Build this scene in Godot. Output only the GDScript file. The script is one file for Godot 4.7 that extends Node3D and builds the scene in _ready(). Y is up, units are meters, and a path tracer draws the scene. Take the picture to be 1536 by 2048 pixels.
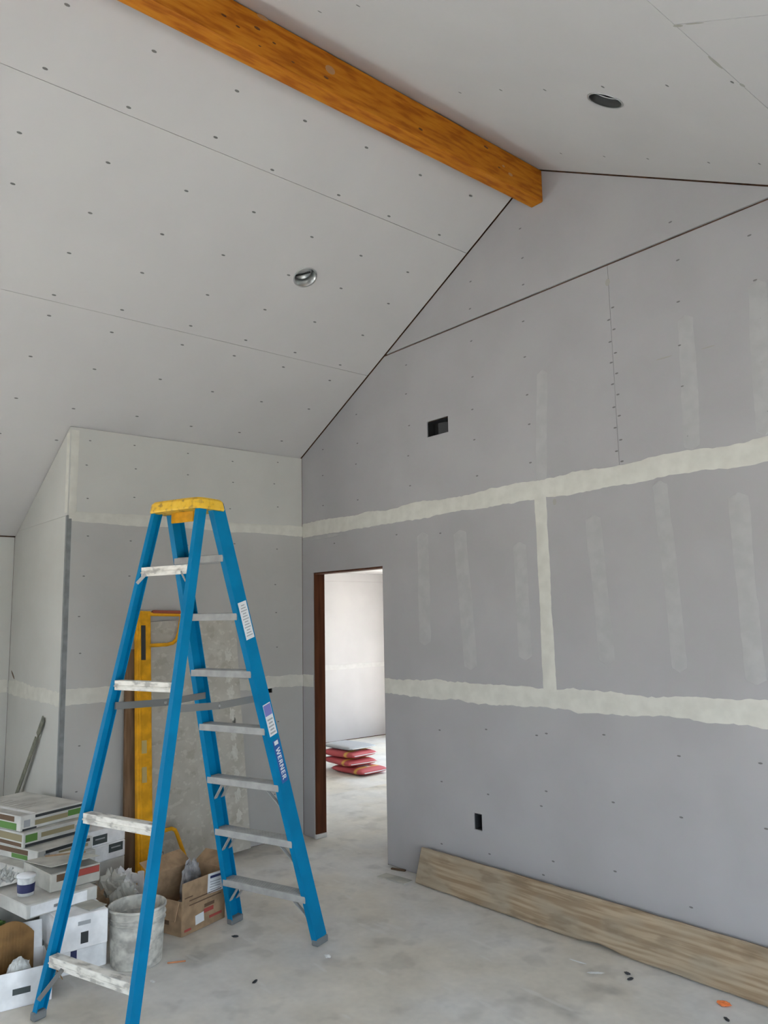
extends Node3D
# Unfinished drywalled room with a vaulted ceiling, ridge beam, step ladder and a pile of cartons.
# World: x runs along the gable wall (0 = inside corner), z = 0 is the gable wall face, y up, metres.

const SLOPE := 0.5370          # pitch of both ceiling slopes
const RIDGE_X := 2.588
const EAVE_L := -1.23
const EAVE_R := 6.40
const RET_Z := 1.925           # face of the return wall
const REAR_Z := 8.4
const FAR_X := -3.64           # left wall of the room behind the doorway
const SHEET := 0.0127

var taken := {}
var M := {}

# ------------------------------------------------------------------ helpers
func numbered(n: String) -> String:
	if not taken.has(n):
		taken[n] = 0
		return n
	taken[n] += 1
	return "%s_%03d" % [n, taken[n]]

func thing(called: String, label: String, category: String, at := Vector3.ZERO, turn := 0.0, group := "") -> Node3D:
	var o := Node3D.new()
	o.name = numbered(called)
	add_child(o)
	o.position = at
	o.rotation.y = turn
	o.set_meta("label", label)
	o.set_meta("category", category)
	if group != "":
		o.set_meta("group", group)
	return o

func setting(called: String, label: String, category: String) -> Node3D:
	var o := thing(called, label, category)
	o.set_meta("kind", "structure")
	return o

func part(parent: Node3D, called: String, mesh: Mesh, mat: Material, at := Vector3.ZERO, basis := Basis()) -> MeshInstance3D:
	var o := MeshInstance3D.new()
	o.name = called
	o.mesh = mesh
	o.material_override = mat
	parent.add_child(o, true)
	o.transform = Transform3D(basis, at)
	return o

func tri(st: SurfaceTool, a: Vector3, b: Vector3, c: Vector3, n: Vector3) -> void:
	var k := (b - a).cross(c - a)
	if k.length_squared() < 1e-16:
		return
	if k.dot(n) > 0.0:
		st.add_vertex(a); st.add_vertex(c); st.add_vertex(b)
	else:
		st.add_vertex(a); st.add_vertex(b); st.add_vertex(c)

func quad(st: SurfaceTool, a: Vector3, b: Vector3, c: Vector3, d: Vector3, n: Vector3) -> void:
	tri(st, a, b, c, n)
	tri(st, a, c, d, n)

func begin(smooth := false) -> SurfaceTool:
	var st := SurfaceTool.new()
	st.begin(Mesh.PRIMITIVE_TRIANGLES)
	st.set_smooth_group(0 if smooth else -1)
	return st

func done(st: SurfaceTool) -> ArrayMesh:
	st.generate_normals()
	return st.commit()

# chamfered box added to a SurfaceTool
func add_bevel(st: SurfaceTool, size: Vector3, bevel: float, at := Vector3.ZERO, basis := Basis()) -> void:
	var h := size / 2.0
	var b := minf(bevel, minf(h.x, minf(h.y, h.z)) * 0.9)
	var f := func(v: Vector3) -> Vector3: return at + basis * v
	for ax in 3:
		var u := (ax + 1) % 3
		var v := (ax + 2) % 3
		for s in [-1.0, 1.0]:
			var q := []
			for k in [[-1, -1], [1, -1], [1, 1], [-1, 1]]:
				var p := Vector3()
				p[ax] = s * h[ax]
				p[u] = k[0] * (h[u] - b)
				p[v] = k[1] * (h[v] - b)
				q.append(f.call(p))
			var n := Vector3()
			n[ax] = s
			quad(st, q[0], q[1], q[2], q[3], basis * n)
	if b <= 0.0:
		return
	for ax in 3:
		var u := (ax + 1) % 3
		var v := (ax + 2) % 3
		for su in [-1.0, 1.0]:
			for sv in [-1.0, 1.0]:
				var q := []
				for k in [[-1, 0], [1, 0], [1, 1], [-1, 1]]:
					var p := Vector3()
					p[ax] = k[0] * (h[ax] - b)
					p[u] = su * (h[u] - (b if k[1] == 0 else 0.0))
					p[v] = sv * (h[v] - (0.0 if k[1] == 0 else b))
					q.append(f.call(p))
				var n := Vector3()
				n[u] = su
				n[v] = sv
				quad(st, q[0], q[1], q[2], q[3], basis * n)
	for sx in [-1.0, 1.0]:
		for sy in [-1.0, 1.0]:
			for sz in [-1.0, 1.0]:
				var s := Vector3(sx, sy, sz)
				tri(st, f.call(s * Vector3(h.x, h.y - b, h.z - b)), f.call(s * Vector3(h.x - b, h.y, h.z - b)), f.call(s * Vector3(h.x - b, h.y - b, h.z)), basis * s)

func box(size: Vector3, bevel := 0.0, at := Vector3.ZERO, basis := Basis()) -> ArrayMesh:
	var st := begin()
	add_bevel(st, size, bevel, at, basis)
	return done(st)

func span(lo: Vector3, hi: Vector3, bevel := 0.0) -> ArrayMesh:
	return box(hi - lo, bevel, (lo + hi) / 2.0)

# extrude 2D polygons; to_world maps (u, v, h) to a point
func add_prism(st: SurfaceTool, poly: PackedVector2Array, h0: float, h1: float, to_world: Callable) -> void:
	var n: Vector3 = (to_world.call(0.0, 0.0, 1.0) - to_world.call(0.0, 0.0, 0.0)).normalized()
	var idx := Geometry2D.triangulate_polygon(poly)
	for i in range(0, idx.size(), 3):
		var a := poly[idx[i]]
		var b := poly[idx[i + 1]]
		var c := poly[idx[i + 2]]
		tri(st, to_world.call(a.x, a.y, h1), to_world.call(b.x, b.y, h1), to_world.call(c.x, c.y, h1), n)
		tri(st, to_world.call(a.x, a.y, h0), to_world.call(b.x, b.y, h0), to_world.call(c.x, c.y, h0), -n)
	var turn := 1.0 if Geometry2D.is_polygon_clockwise(poly) else -1.0
	for i in poly.size():
		var a := poly[i]
		var b := poly[(i + 1) % poly.size()]
		var e := (b - a).normalized()
		var o2 := Vector2(-e.y, e.x) * turn
		var o: Vector3 = to_world.call(o2.x, o2.y, 0.0) - to_world.call(0.0, 0.0, 0.0)
		quad(st, to_world.call(a.x, a.y, h0), to_world.call(b.x, b.y, h0), to_world.call(b.x, b.y, h1), to_world.call(a.x, a.y, h1), o)

func rect(x0: float, y0: float, x1: float, y1: float) -> PackedVector2Array:
	return PackedVector2Array([Vector2(x0, y0), Vector2(x1, y0), Vector2(x1, y1), Vector2(x0, y1)])

# a polygon cut by rectangular holes (Rect2), as convex pieces
func cut(poly: PackedVector2Array, holes: Array) -> Array:
	var out := [poly]
	for h: Rect2 in holes:
		var nxt := []
		for p: PackedVector2Array in out:
			var e := h.end
			for r in [rect(-50, -50, h.position.x, 50), rect(e.x, -50, 50, 50), rect(h.position.x, -50, e.x, h.position.y), rect(h.position.x, e.y, e.x, 50)]:
				nxt.append_array(Geometry2D.intersect_polygons(p, r))
		out = nxt
	return out

func sheet(poly: PackedVector2Array, holes: Array, h0: float, h1: float, f: Callable) -> ArrayMesh:
	var st := begin()
	for q in cut(poly, holes):
		add_prism(st, q, h0, h1, f)
	return done(st)

func tube(points: Array, r: float, sides := 10, closed := false) -> ArrayMesh:
	var st := begin(true)
	var n := points.size()
	var rings := []
	var up := Vector3(0.123, 0.97, 0.21)
	for i in n:
		var a: Vector3 = points[(i - 1 + n) % n] if closed or i > 0 else points[i]
		var b: Vector3 = points[(i + 1) % n] if closed or i < n - 1 else points[i]
		var t := (b - a).normalized()
		var u := t.cross(up)
		if u.length() < 0.05:
			u = t.cross(Vector3(1, 0.1, 0))
		u = u.normalized()
		var v := t.cross(u)
		var ring := []
		for k in sides:
			var w := TAU * k / sides
			ring.append(points[i] + (u * cos(w) + v * sin(w)) * r)
		rings.append(ring)
	for i in (n if closed else n - 1):
		var j := (i + 1) % n
		var mid: Vector3 = (points[i] + points[j]) / 2.0
		for k in sides:
			var l := (k + 1) % sides
			quad(st, rings[i][k], rings[i][l], rings[j][l], rings[j][k], (rings[i][k] + rings[j][l]) / 2.0 - mid)
	if not closed:
		for e in [0, n - 1]:
			var t: Vector3 = points[0] - points[1] if e == 0 else points[n - 1] - points[n - 2]
			for k in sides:
				tri(st, points[e], rings[e][k], rings[e][(k + 1) % sides], t)
	return done(st)

# lathe: profile of (radius, height), closed by the profile itself
func lathe(profile: Array, sides := 40) -> ArrayMesh:
	var st := begin(true)
	for i in profile.size() - 1:
		var a: Vector2 = profile[i]
		var b: Vector2 = profile[i + 1]
		var d := b - a
		for k in sides:
			var w0 := TAU * k / sides
			var w1 := TAU * (k + 1) / sides
			var wm := (w0 + w1) / 2.0
			var n := Vector3(cos(wm) * d.y, -d.x, sin(wm) * d.y)
			quad(st, Vector3(a.x * cos(w0), a.y, a.x * sin(w0)), Vector3(a.x * cos(w1), a.y, a.x * sin(w1)), Vector3(b.x * cos(w1), b.y, b.x * sin(w1)), Vector3(b.x * cos(w0), b.y, b.x * sin(w0)), n)
	return done(st)

# sweep a closed 2D profile straight from a to b; profile x goes along side, y along the other cross direction
func extrude(profile: PackedVector2Array, a: Vector3, b: Vector3, side: Vector3) -> ArrayMesh:
	var t := (b - a).normalized()
	var u := (side - t * side.dot(t)).normalized()
	var v := t.cross(u)
	var st := begin()
	var f := func(x: float, y: float, h: float) -> Vector3: return a + u * x + v * y + t * h
	add_prism(st, profile, 0.0, (b - a).length(), f)
	return done(st)

func channel(web: float, flange: float, th: float, inward: float) -> PackedVector2Array:
	# web lies along y at x = 0, flanges point along inward * x
	var w := web / 2.0
	var i := inward
	return PackedVector2Array([Vector2(0, -w), Vector2(flange * i, -w), Vector2(flange * i, -w + th), Vector2(th * i, -w + th), Vector2(th * i, w - th), Vector2(flange * i, w - th), Vector2(flange * i, w), Vector2(0, w)])

func noise(s: int, freq: float, octaves := 4) -> FastNoiseLite:
	var n := FastNoiseLite.new()
	n.seed = s
	n.frequency = freq
	n.noise_type = FastNoiseLite.TYPE_SIMPLEX_SMOOTH
	n.fractal_octaves = octaves
	return n

func noise_tex(s: int, freq: float, colors: Array, stops: Array, size := 512, octaves := 4) -> NoiseTexture2D:
	var t := NoiseTexture2D.new()
	t.width = size
	t.height = size
	t.seamless = true
	t.noise = noise(s, freq, octaves)
	var g := Gradient.new()
	g.offsets = PackedFloat32Array(stops)
	g.colors = PackedColorArray(colors)
	t.color_ramp = g
	return t

func lin(r: float, g: float, b: float) -> Color:
	return Color(r, g, b).linear_to_srgb()

func mat(c: Color, rough := 0.85, metal := 0.0, spec := 0.5) -> StandardMaterial3D:
	var m := StandardMaterial3D.new()
	m.albedo_color = c
	m.roughness = rough
	m.metallic = metal
	m.metallic_specular = spec
	return m

func tex_mat(t: Texture2D, scale: Vector3, rough := 0.85, world := false) -> StandardMaterial3D:
	var m := StandardMaterial3D.new()
	m.albedo_texture = t
	m.uv1_triplanar = true
	m.uv1_world_triplanar = world
	m.uv1_scale = scale
	m.roughness = rough
	m.metallic_specular = 0.35
	return m

func mottled(c: Color, spread: float, s: int, freq := 0.012, scale := 1.0, rough := 0.9, world := false) -> StandardMaterial3D:
	var a := Color(c.r * (1.0 - spread), c.g * (1.0 - spread), c.b * (1.0 - spread))
	var b := Color(minf(1.0, c.r * (1.0 + spread)), minf(1.0, c.g * (1.0 + spread)), minf(1.0, c.b * (1.0 + spread)))
	return tex_mat(noise_tex(s, freq, [a, b], [0.25, 0.75], 256), Vector3.ONE * scale, rough, world)

# ------------------------------------------------------------------ materials
func make_materials() -> void:
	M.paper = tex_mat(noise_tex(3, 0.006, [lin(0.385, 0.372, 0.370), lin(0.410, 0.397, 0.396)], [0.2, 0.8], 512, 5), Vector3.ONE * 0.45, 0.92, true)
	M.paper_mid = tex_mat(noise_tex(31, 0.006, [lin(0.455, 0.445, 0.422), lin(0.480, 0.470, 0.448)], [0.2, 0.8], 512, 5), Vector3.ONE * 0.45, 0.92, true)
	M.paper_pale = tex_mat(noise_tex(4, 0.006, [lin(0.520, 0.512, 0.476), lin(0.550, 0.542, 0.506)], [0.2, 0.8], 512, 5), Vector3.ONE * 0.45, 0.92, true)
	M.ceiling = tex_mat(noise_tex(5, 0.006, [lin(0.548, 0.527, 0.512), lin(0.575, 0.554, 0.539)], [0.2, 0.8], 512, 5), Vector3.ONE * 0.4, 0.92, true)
	M.mud = tex_mat(noise_tex(6, 0.012, [lin(0.585, 0.57, 0.51), lin(0.65, 0.635, 0.57)], [0.2, 0.8], 512, 5), Vector3.ONE * 1.3, 0.95, true)
	M.mud_thin = tex_mat(noise_tex(7, 0.012, [lin(0.405, 0.397, 0.389), lin(0.445, 0.437, 0.428)], [0.2, 0.8], 512, 5), Vector3.ONE * 1.3, 0.95, true)
	M.gypsum = mat(lin(0.62, 0.60, 0.56), 0.95)
	M.screw = mat(lin(0.16, 0.155, 0.145), 0.7)
	M.smudge = mat(lin(0.36, 0.345, 0.30), 0.9)
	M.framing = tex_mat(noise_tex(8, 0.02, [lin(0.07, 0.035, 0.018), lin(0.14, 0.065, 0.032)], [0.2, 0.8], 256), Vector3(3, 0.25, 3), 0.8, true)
	M.jamb = tex_mat(noise_tex(18, 0.02, [lin(0.075, 0.024, 0.010), lin(0.125, 0.042, 0.018)], [0.2, 0.8], 256), Vector3(4, 0.3, 4), 0.75, true)
	M.beam = tex_mat(noise_tex(9, 0.022, [lin(0.34, 0.095, 0.005), lin(0.46, 0.150, 0.008), lin(0.53, 0.195, 0.014)], [0.25, 0.5, 0.8], 512, 5), Vector3(2.2, 2.2, 0.35), 0.6, true)
	M.beam_knot = mat(lin(0.12, 0.034, 0.007), 0.6)
	M.glue = mat(lin(0.42, 0.22, 0.10), 0.6)
	M.black = mat(lin(0.012, 0.012, 0.012), 0.6)
	M.dark_plastic = mat(lin(0.035, 0.037, 0.04), 0.45)
	M.galvanized = tex_mat(noise_tex(10, 0.02, [lin(0.195, 0.205, 0.205), lin(0.245, 0.255, 0.255)], [0.3, 0.7], 256), Vector3.ONE * 1.5, 0.6, true)
	M.can = mat(lin(0.62, 0.63, 0.62), 0.28, 0.85)
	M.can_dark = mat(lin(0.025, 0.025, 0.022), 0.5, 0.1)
	M.blue = mottled(Color(lin(0.0, 0.185, 0.375)), 0.035, 11, 0.012, 1.2, 0.55)
	M.blue.metallic_specular = 0.25
	M.aluminium = tex_mat(noise_tex(12, 0.03, [lin(0.33, 0.325, 0.31), lin(0.40, 0.395, 0.375)], [0.2, 0.8], 256), Vector3.ONE * 1.5, 0.5)
	M.splattered = tex_mat(noise_tex(13, 0.03, [lin(0.44, 0.42, 0.38), lin(0.72, 0.69, 0.62), lin(0.86, 0.83, 0.76)], [0.26, 0.42, 0.7], 256), Vector3(1.2, 2.5, 2.5), 0.7)
	M.bar = mat(lin(0.20, 0.20, 0.195), 0.5, 0.2)
	M.rubber = mat(lin(0.17, 0.18, 0.18), 0.8)
	M.cap_yellow = tex_mat(noise_tex(14, 0.03, [lin(0.36, 0.21, 0.05), lin(0.78, 0.46, 0.035), lin(0.84, 0.53, 0.06)], [0.20, 0.34, 0.8], 256), Vector3.ONE * 2.2, 0.5)
	M.bench_yellow = mottled(Color(lin(0.75, 0.36, 0.010)), 0.06, 15, 0.02, 2.0, 0.5)
	M.red = mat(lin(0.33, 0.075, 0.04), 0.6)
	M.white_print = mat(lin(0.72, 0.73, 0.74), 0.6)
	M.grey_print = mat(lin(0.36, 0.37, 0.38), 0.7)
	M.violet_print = mat(lin(0.19, 0.20, 0.50), 0.6)
	M.black_print = mat(lin(0.03, 0.033, 0.035), 0.6)
	M.green_print = mat(lin(0.10, 0.23, 0.045), 0.7)
	M.tan_print = mat(lin(0.30, 0.25, 0.14), 0.8)
	M.slate_print = mat(lin(0.055, 0.07, 0.07), 0.6)
	M.navy_print = mat(lin(0.02, 0.025, 0.10), 0.6)
	M.red_print = mat(lin(0.36, 0.06, 0.045), 0.7)
	M.brown_print = mat(lin(0.13, 0.075, 0.04), 0.8)
	M.carton_white = mottled(Color(lin(0.86, 0.86, 0.86)), 0.04, 16, 0.02, 1.5, 0.8)
	M.carton_grey = mottled(Color(lin(0.58, 0.57, 0.53)), 0.06, 17, 0.015, 1.2, 0.85)
	M.carton_dusty = mottled(Color(lin(0.50, 0.485, 0.43)), 0.08, 19, 0.015, 1.2, 0.9)
	M.cardboard = mottled(Color(lin(0.335, 0.225, 0.135)), 0.07, 20, 0.02, 2.0, 0.9)
	M.cardboard_dark = mottled(Color(lin(0.25, 0.14, 0.055)), 0.08, 21, 0.02, 2.0, 0.9)
	M.plastic = mottled(Color(lin(0.60, 0.61, 0.59)), 0.12, 22, 0.03, 3.0, 0.35)
	M.bucket = tex_mat(noise_tex(23, 0.018, [lin(0.36, 0.345, 0.31), lin(0.56, 0.545, 0.49), lin(0.74, 0.725, 0.65)], [0.3, 0.5, 0.68], 512, 5), Vector3.ONE * 1.3, 0.8)
	M.bucket_in = mottled(Color(lin(0.40, 0.39, 0.36)), 0.15, 24, 0.02, 3.0, 0.85)
	M.wood_brown = tex_mat(noise_tex(25, 0.02, [lin(0.15, 0.085, 0.045), lin(0.26, 0.16, 0.09)], [0.25, 0.75], 256), Vector3(4, 0.3, 4), 0.8)
	M.plank = make_plank_material()
	M.dirty = make_dirty_board_material()
	M.floor = make_floor_material()
	M.ground = mottled(Color(lin(0.34, 0.335, 0.32)), 0.2, 27, 0.02, 0.3, 0.95, true)
	M.render_white = mat(lin(0.75, 0.75, 0.73), 0.8)
	M.glass = StandardMaterial3D.new()
	M.glass.transparency = BaseMaterial3D.TRANSPARENCY_ALPHA
	M.glass.albedo_color = Color(1, 1, 1, 0.06)
	M.glass.roughness = 0.02
	M.green_bag = mottled(Color(lin(0.09, 0.20, 0.045)), 0.15, 28, 0.02, 3.0, 0.5)
	M.dark_bag = mottled(Color(lin(0.035, 0.04, 0.035)), 0.2, 29, 0.02, 3.0, 0.5)
	M.orange = mat(lin(0.80, 0.22, 0.06), 0.6)
	M.strip = mottled(Color(lin(0.19, 0.19, 0.145)), 0.1, 30, 0.02, 3.0, 0.7)
	M.printed = StandardMaterial3D.new()
	M.printed.vertex_color_use_as_albedo = true
	M.printed.roughness = 0.6

func make_floor_material() -> StandardMaterial3D:
	# smooth trowelled concrete with tan dust, grey wear and pale scuffs, one tile = 6 m
	var n := 1024
	var im := Image.create(n, n, false, Image.FORMAT_RGB8)
	var big := noise(41, 0.0045, 4)
	var mid := noise(42, 0.018, 4)
	var fine := noise(43, 0.11, 3)
	var streak := noise(44, 0.010, 3)
	for y in n:
		for x in n:
			var a := clampf(big.get_noise_2d(x, y) * 1.5 + 0.5, 0.0, 1.0)
			var b := mid.get_noise_2d(x, y)
			var c := fine.get_noise_2d(x, y)
			var s := streak.get_noise_2d(x * 0.8, y * 3.5)
			var col := Color(0.700, 0.680, 0.645).lerp(Color(0.690, 0.640, 0.555), a)
			var k := 1.0 + 0.11 * b + 0.05 * c + 0.07 * maxf(0.0, s) - 0.10 * smoothstep(0.22, 0.5, mid.get_noise_2d(x + 3000, y)) - 0.16 * smoothstep(0.30, 0.55, big.get_noise_2d(x * 2.0 - 900, y * 2.0))
			col = Color(col.r * k, col.g * k, col.b * k)
			var pale := smoothstep(0.46, 0.60, streak.get_noise_2d(x * 1.1 + 700, y * 5.0 + 90))
			col = col.lerp(Color(0.80, 0.78, 0.74), 0.35 * pale)
			im.set_pixel(x, y, col.linear_to_srgb())
	var m := tex_mat(ImageTexture.create_from_image(im), Vector3.ONE / 6.0, 0.72, true)
	m.uv1_offset = Vector3(0.17, 0, 0.31)
	return m

func make_plank_material() -> StandardMaterial3D:
	# weathered grain along local x, one tile = 4 m by 0.5 m
	var w := 1024
	var h := 256
	var im := Image.create(w, h, false, Image.FORMAT_RGB8)
	var g1 := noise(51, 0.02, 4)
	var g2 := noise(52, 0.008, 3)
	for y in h:
		for x in w:
			var s := g1.get_noise_2d(x * 0.30, y * 3.4 + 14.0 * g2.get_noise_2d(x * 0.6, y * 0.4))
			var d := g2.get_noise_2d(x, y * 1.2 + 500)
			var col := Color(0.275, 0.195, 0.120).lerp(Color(0.430, 0.335, 0.228), clampf(0.5 + 1.9 * s, 0.0, 1.0))
			col = col.lerp(Color(0.355, 0.300, 0.225), clampf(0.2 + d * 1.4, 0.0, 0.75))
			var stain := smoothstep(0.10, 0.5, g1.get_noise_2d(x * 0.5 + 400, y * 0.9))
			col = col.lerp(Color(0.150, 0.108, 0.068), 0.55 * stain)
			im.set_pixel(x, y, col.linear_to_srgb())
	return tex_mat(ImageTexture.create_from_image(im), Vector3(0.25, 2.0, 2.0), 0.85)

func make_dirty_board_material() -> StandardMaterial3D:
	var n := 512
	var im := Image.create(n, n, false, Image.FORMAT_RGB8)
	var g1 := noise(61, 0.010, 5)
	var g2 := noise(62, 0.035, 4)
	for y in n:
		for x in n:
			var a := clampf(0.5 + 1.2 * g1.get_noise_2d(x, y), 0.0, 1.0)
			var col := Color(0.46, 0.435, 0.375).lerp(Color(0.53, 0.505, 0.445), a)
			var wet := smoothstep(0.22, 0.42, g2.get_noise_2d(x * 0.8, y))
			col = col.lerp(Color(0.64, 0.62, 0.55), 0.5 * wet)
			var stain := smoothstep(0.25, 0.5, g1.get_noise_2d(x * 1.5 + 800, y * 1.5))
			col = col.lerp(Color(0.36, 0.325, 0.26), 0.45 * stain)
			im.set_pixel(x, y, col.linear_to_srgb())
	return tex_mat(ImageTexture.create_from_image(im), Vector3.ONE * 0.9, 0.92)

# ------------------------------------------------------------------ planes
func roof_y(x: float) -> float:
	return 4.458 - SLOPE * absf(x - RIDGE_X)

func on_gable(u: float, v: float, h: float) -> Vector3:
	return Vector3(u, v, h)

func on_left(u: float, v: float, h: float) -> Vector3:
	return Vector3(h, v, u)

func on_return(u: float, v: float, h: float) -> Vector3:
	return Vector3(u, v, RET_Z + h)

func on_eave(u: float, v: float, h: float) -> Vector3:
	return Vector3(EAVE_L + h, v, u)

# slopes: u = world x on the slope, v = z, h = depth into the room
func on_slope_left(u: float, v: float, h: float) -> Vector3:
	var n := Vector3(SLOPE, -1, 0).normalized()
	return Vector3(u, 4.458 - SLOPE * (RIDGE_X - u), v) + n * h

func on_slope_right(u: float, v: float, h: float) -> Vector3:
	var n := Vector3(-SLOPE, -1, 0).normalized()
	return Vector3(u, 4.458 - SLOPE * (u - RIDGE_X), v) + n * h

# a band of joint compound with ragged feathered edges, on a plane
func band(parent: Node3D, called: String, f: Callable, a: Vector2, b: Vector2, width: float, rag: float, s: int, m: Material, taper := 0.0, thick := 0.0016) -> void:
	var g := noise(s, 1.0, 4)
	var st := begin(true)
	var n := maxi(8, int(a.distance_to(b) / 0.022))
	var t := (b - a).normalized()
	var o := Vector2(-t.y, t.x)
	var nn: Vector3 = f.call(0.0, 0.0, 1.0) - f.call(0.0, 0.0, 0.0)
	var rows := []
	for i in n + 1:
		var k := float(i) / n
		var c := a.lerp(b, k)
		var d := k * a.distance_to(b)
		var w := width * 0.5
		if taper > 0.0:
			w *= clampf(minf(k, 1.0 - k) * a.distance_to(b) / taper, 0.12, 1.0)
		var w0 := w + rag * (g.get_noise_2d(d * 1.3, 3.0) * 1.3 + g.get_noise_2d(d * 14.0, 3.0) * 0.5)
		var w1 := w + rag * (g.get_noise_2d(d * 1.3, 77.0) * 1.3 + g.get_noise_2d(d * 14.0, 77.0) * 0.5)
		w0 = maxf(w0, 0.004)
		w1 = maxf(w1, 0.004)
		var row := []
		for e in [[-w0, 0.00015], [-w0 * 0.9, thick * 0.7], [-w0 * 0.3, thick], [w1 * 0.3, thick], [w1 * 0.9, thick * 0.7], [w1, 0.00015]]:
			var q: Vector2 = c + o * e[0]
			row.append(f.call(q.x, q.y, e[1]))
		rows.append(row)
	for i in n:
		for j in 5:
			quad(st, rows[i][j], rows[i + 1][j], rows[i + 1][j + 1], rows[i][j + 1], nn)
	part(parent, called, done(st), m)

# small dark screw dimples, joined: far too small to pick apart
func screws(parent: Node3D, f: Callable, spots: Array, half_w := 0.011, half_h := 0.0045) -> void:
	var st := begin()
	var nn: Vector3 = f.call(0.0, 0.0, 1.0) - f.call(0.0, 0.0, 0.0)
	for p: Vector2 in spots:
		var c: Vector3 = f.call(p.x, p.y, 0.0011)
		for k in 8:
			var w0 := TAU * k / 8.0
			var w1 := TAU * (k + 1) / 8.0
			tri(st, c, f.call(p.x + half_w * cos(w0), p.y + half_h * sin(w0), 0.0006), f.call(p.x + half_w * cos(w1), p.y + half_h * sin(w1), 0.0006), nn)
	var o := part(parent, "screw_heads", done(st), M.screw)
	o.set_meta("kind", "stuff")

# ------------------------------------------------------------------ the room
func build_room() -> void:
	# floor slab under both rooms
	var fl := setting("floor", "bare grey concrete slab floor dusted with tan drywall mud", "floor")
	part(fl, "slab", span(Vector3(FAR_X - 0.2, -0.12, -6.0), Vector3(EAVE_R + 0.2, 0.0, REAR_Z + 0.2)), M.floor)
	var gr := setting("ground_outside", "bare earth ground around the house, outside", "ground")
	part(gr, "earth", span(Vector3(-40, -0.5, -40), Vector3(40, -0.15, 40)), M.ground)

	build_gable()
	build_left_walls()
	build_ceiling()
	build_unseen_walls()
	build_far_room()

func gable_poly(x0: float, y0: float, x1: float, y1: float, drop: float) -> PackedVector2Array:
	# part of the gable face in that rectangle, kept drop below the slopes
	var roof := PackedVector2Array([Vector2(-3, -1), Vector2(9, -1), Vector2(9, roof_y(9.0) - drop), Vector2(RIDGE_X, roof_y(RIDGE_X) - drop), Vector2(-3, roof_y(-3.0) - drop)])
	var got := Geometry2D.intersect_polygons(rect(x0, y0, x1, y1), roof)
	return got[0]

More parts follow.
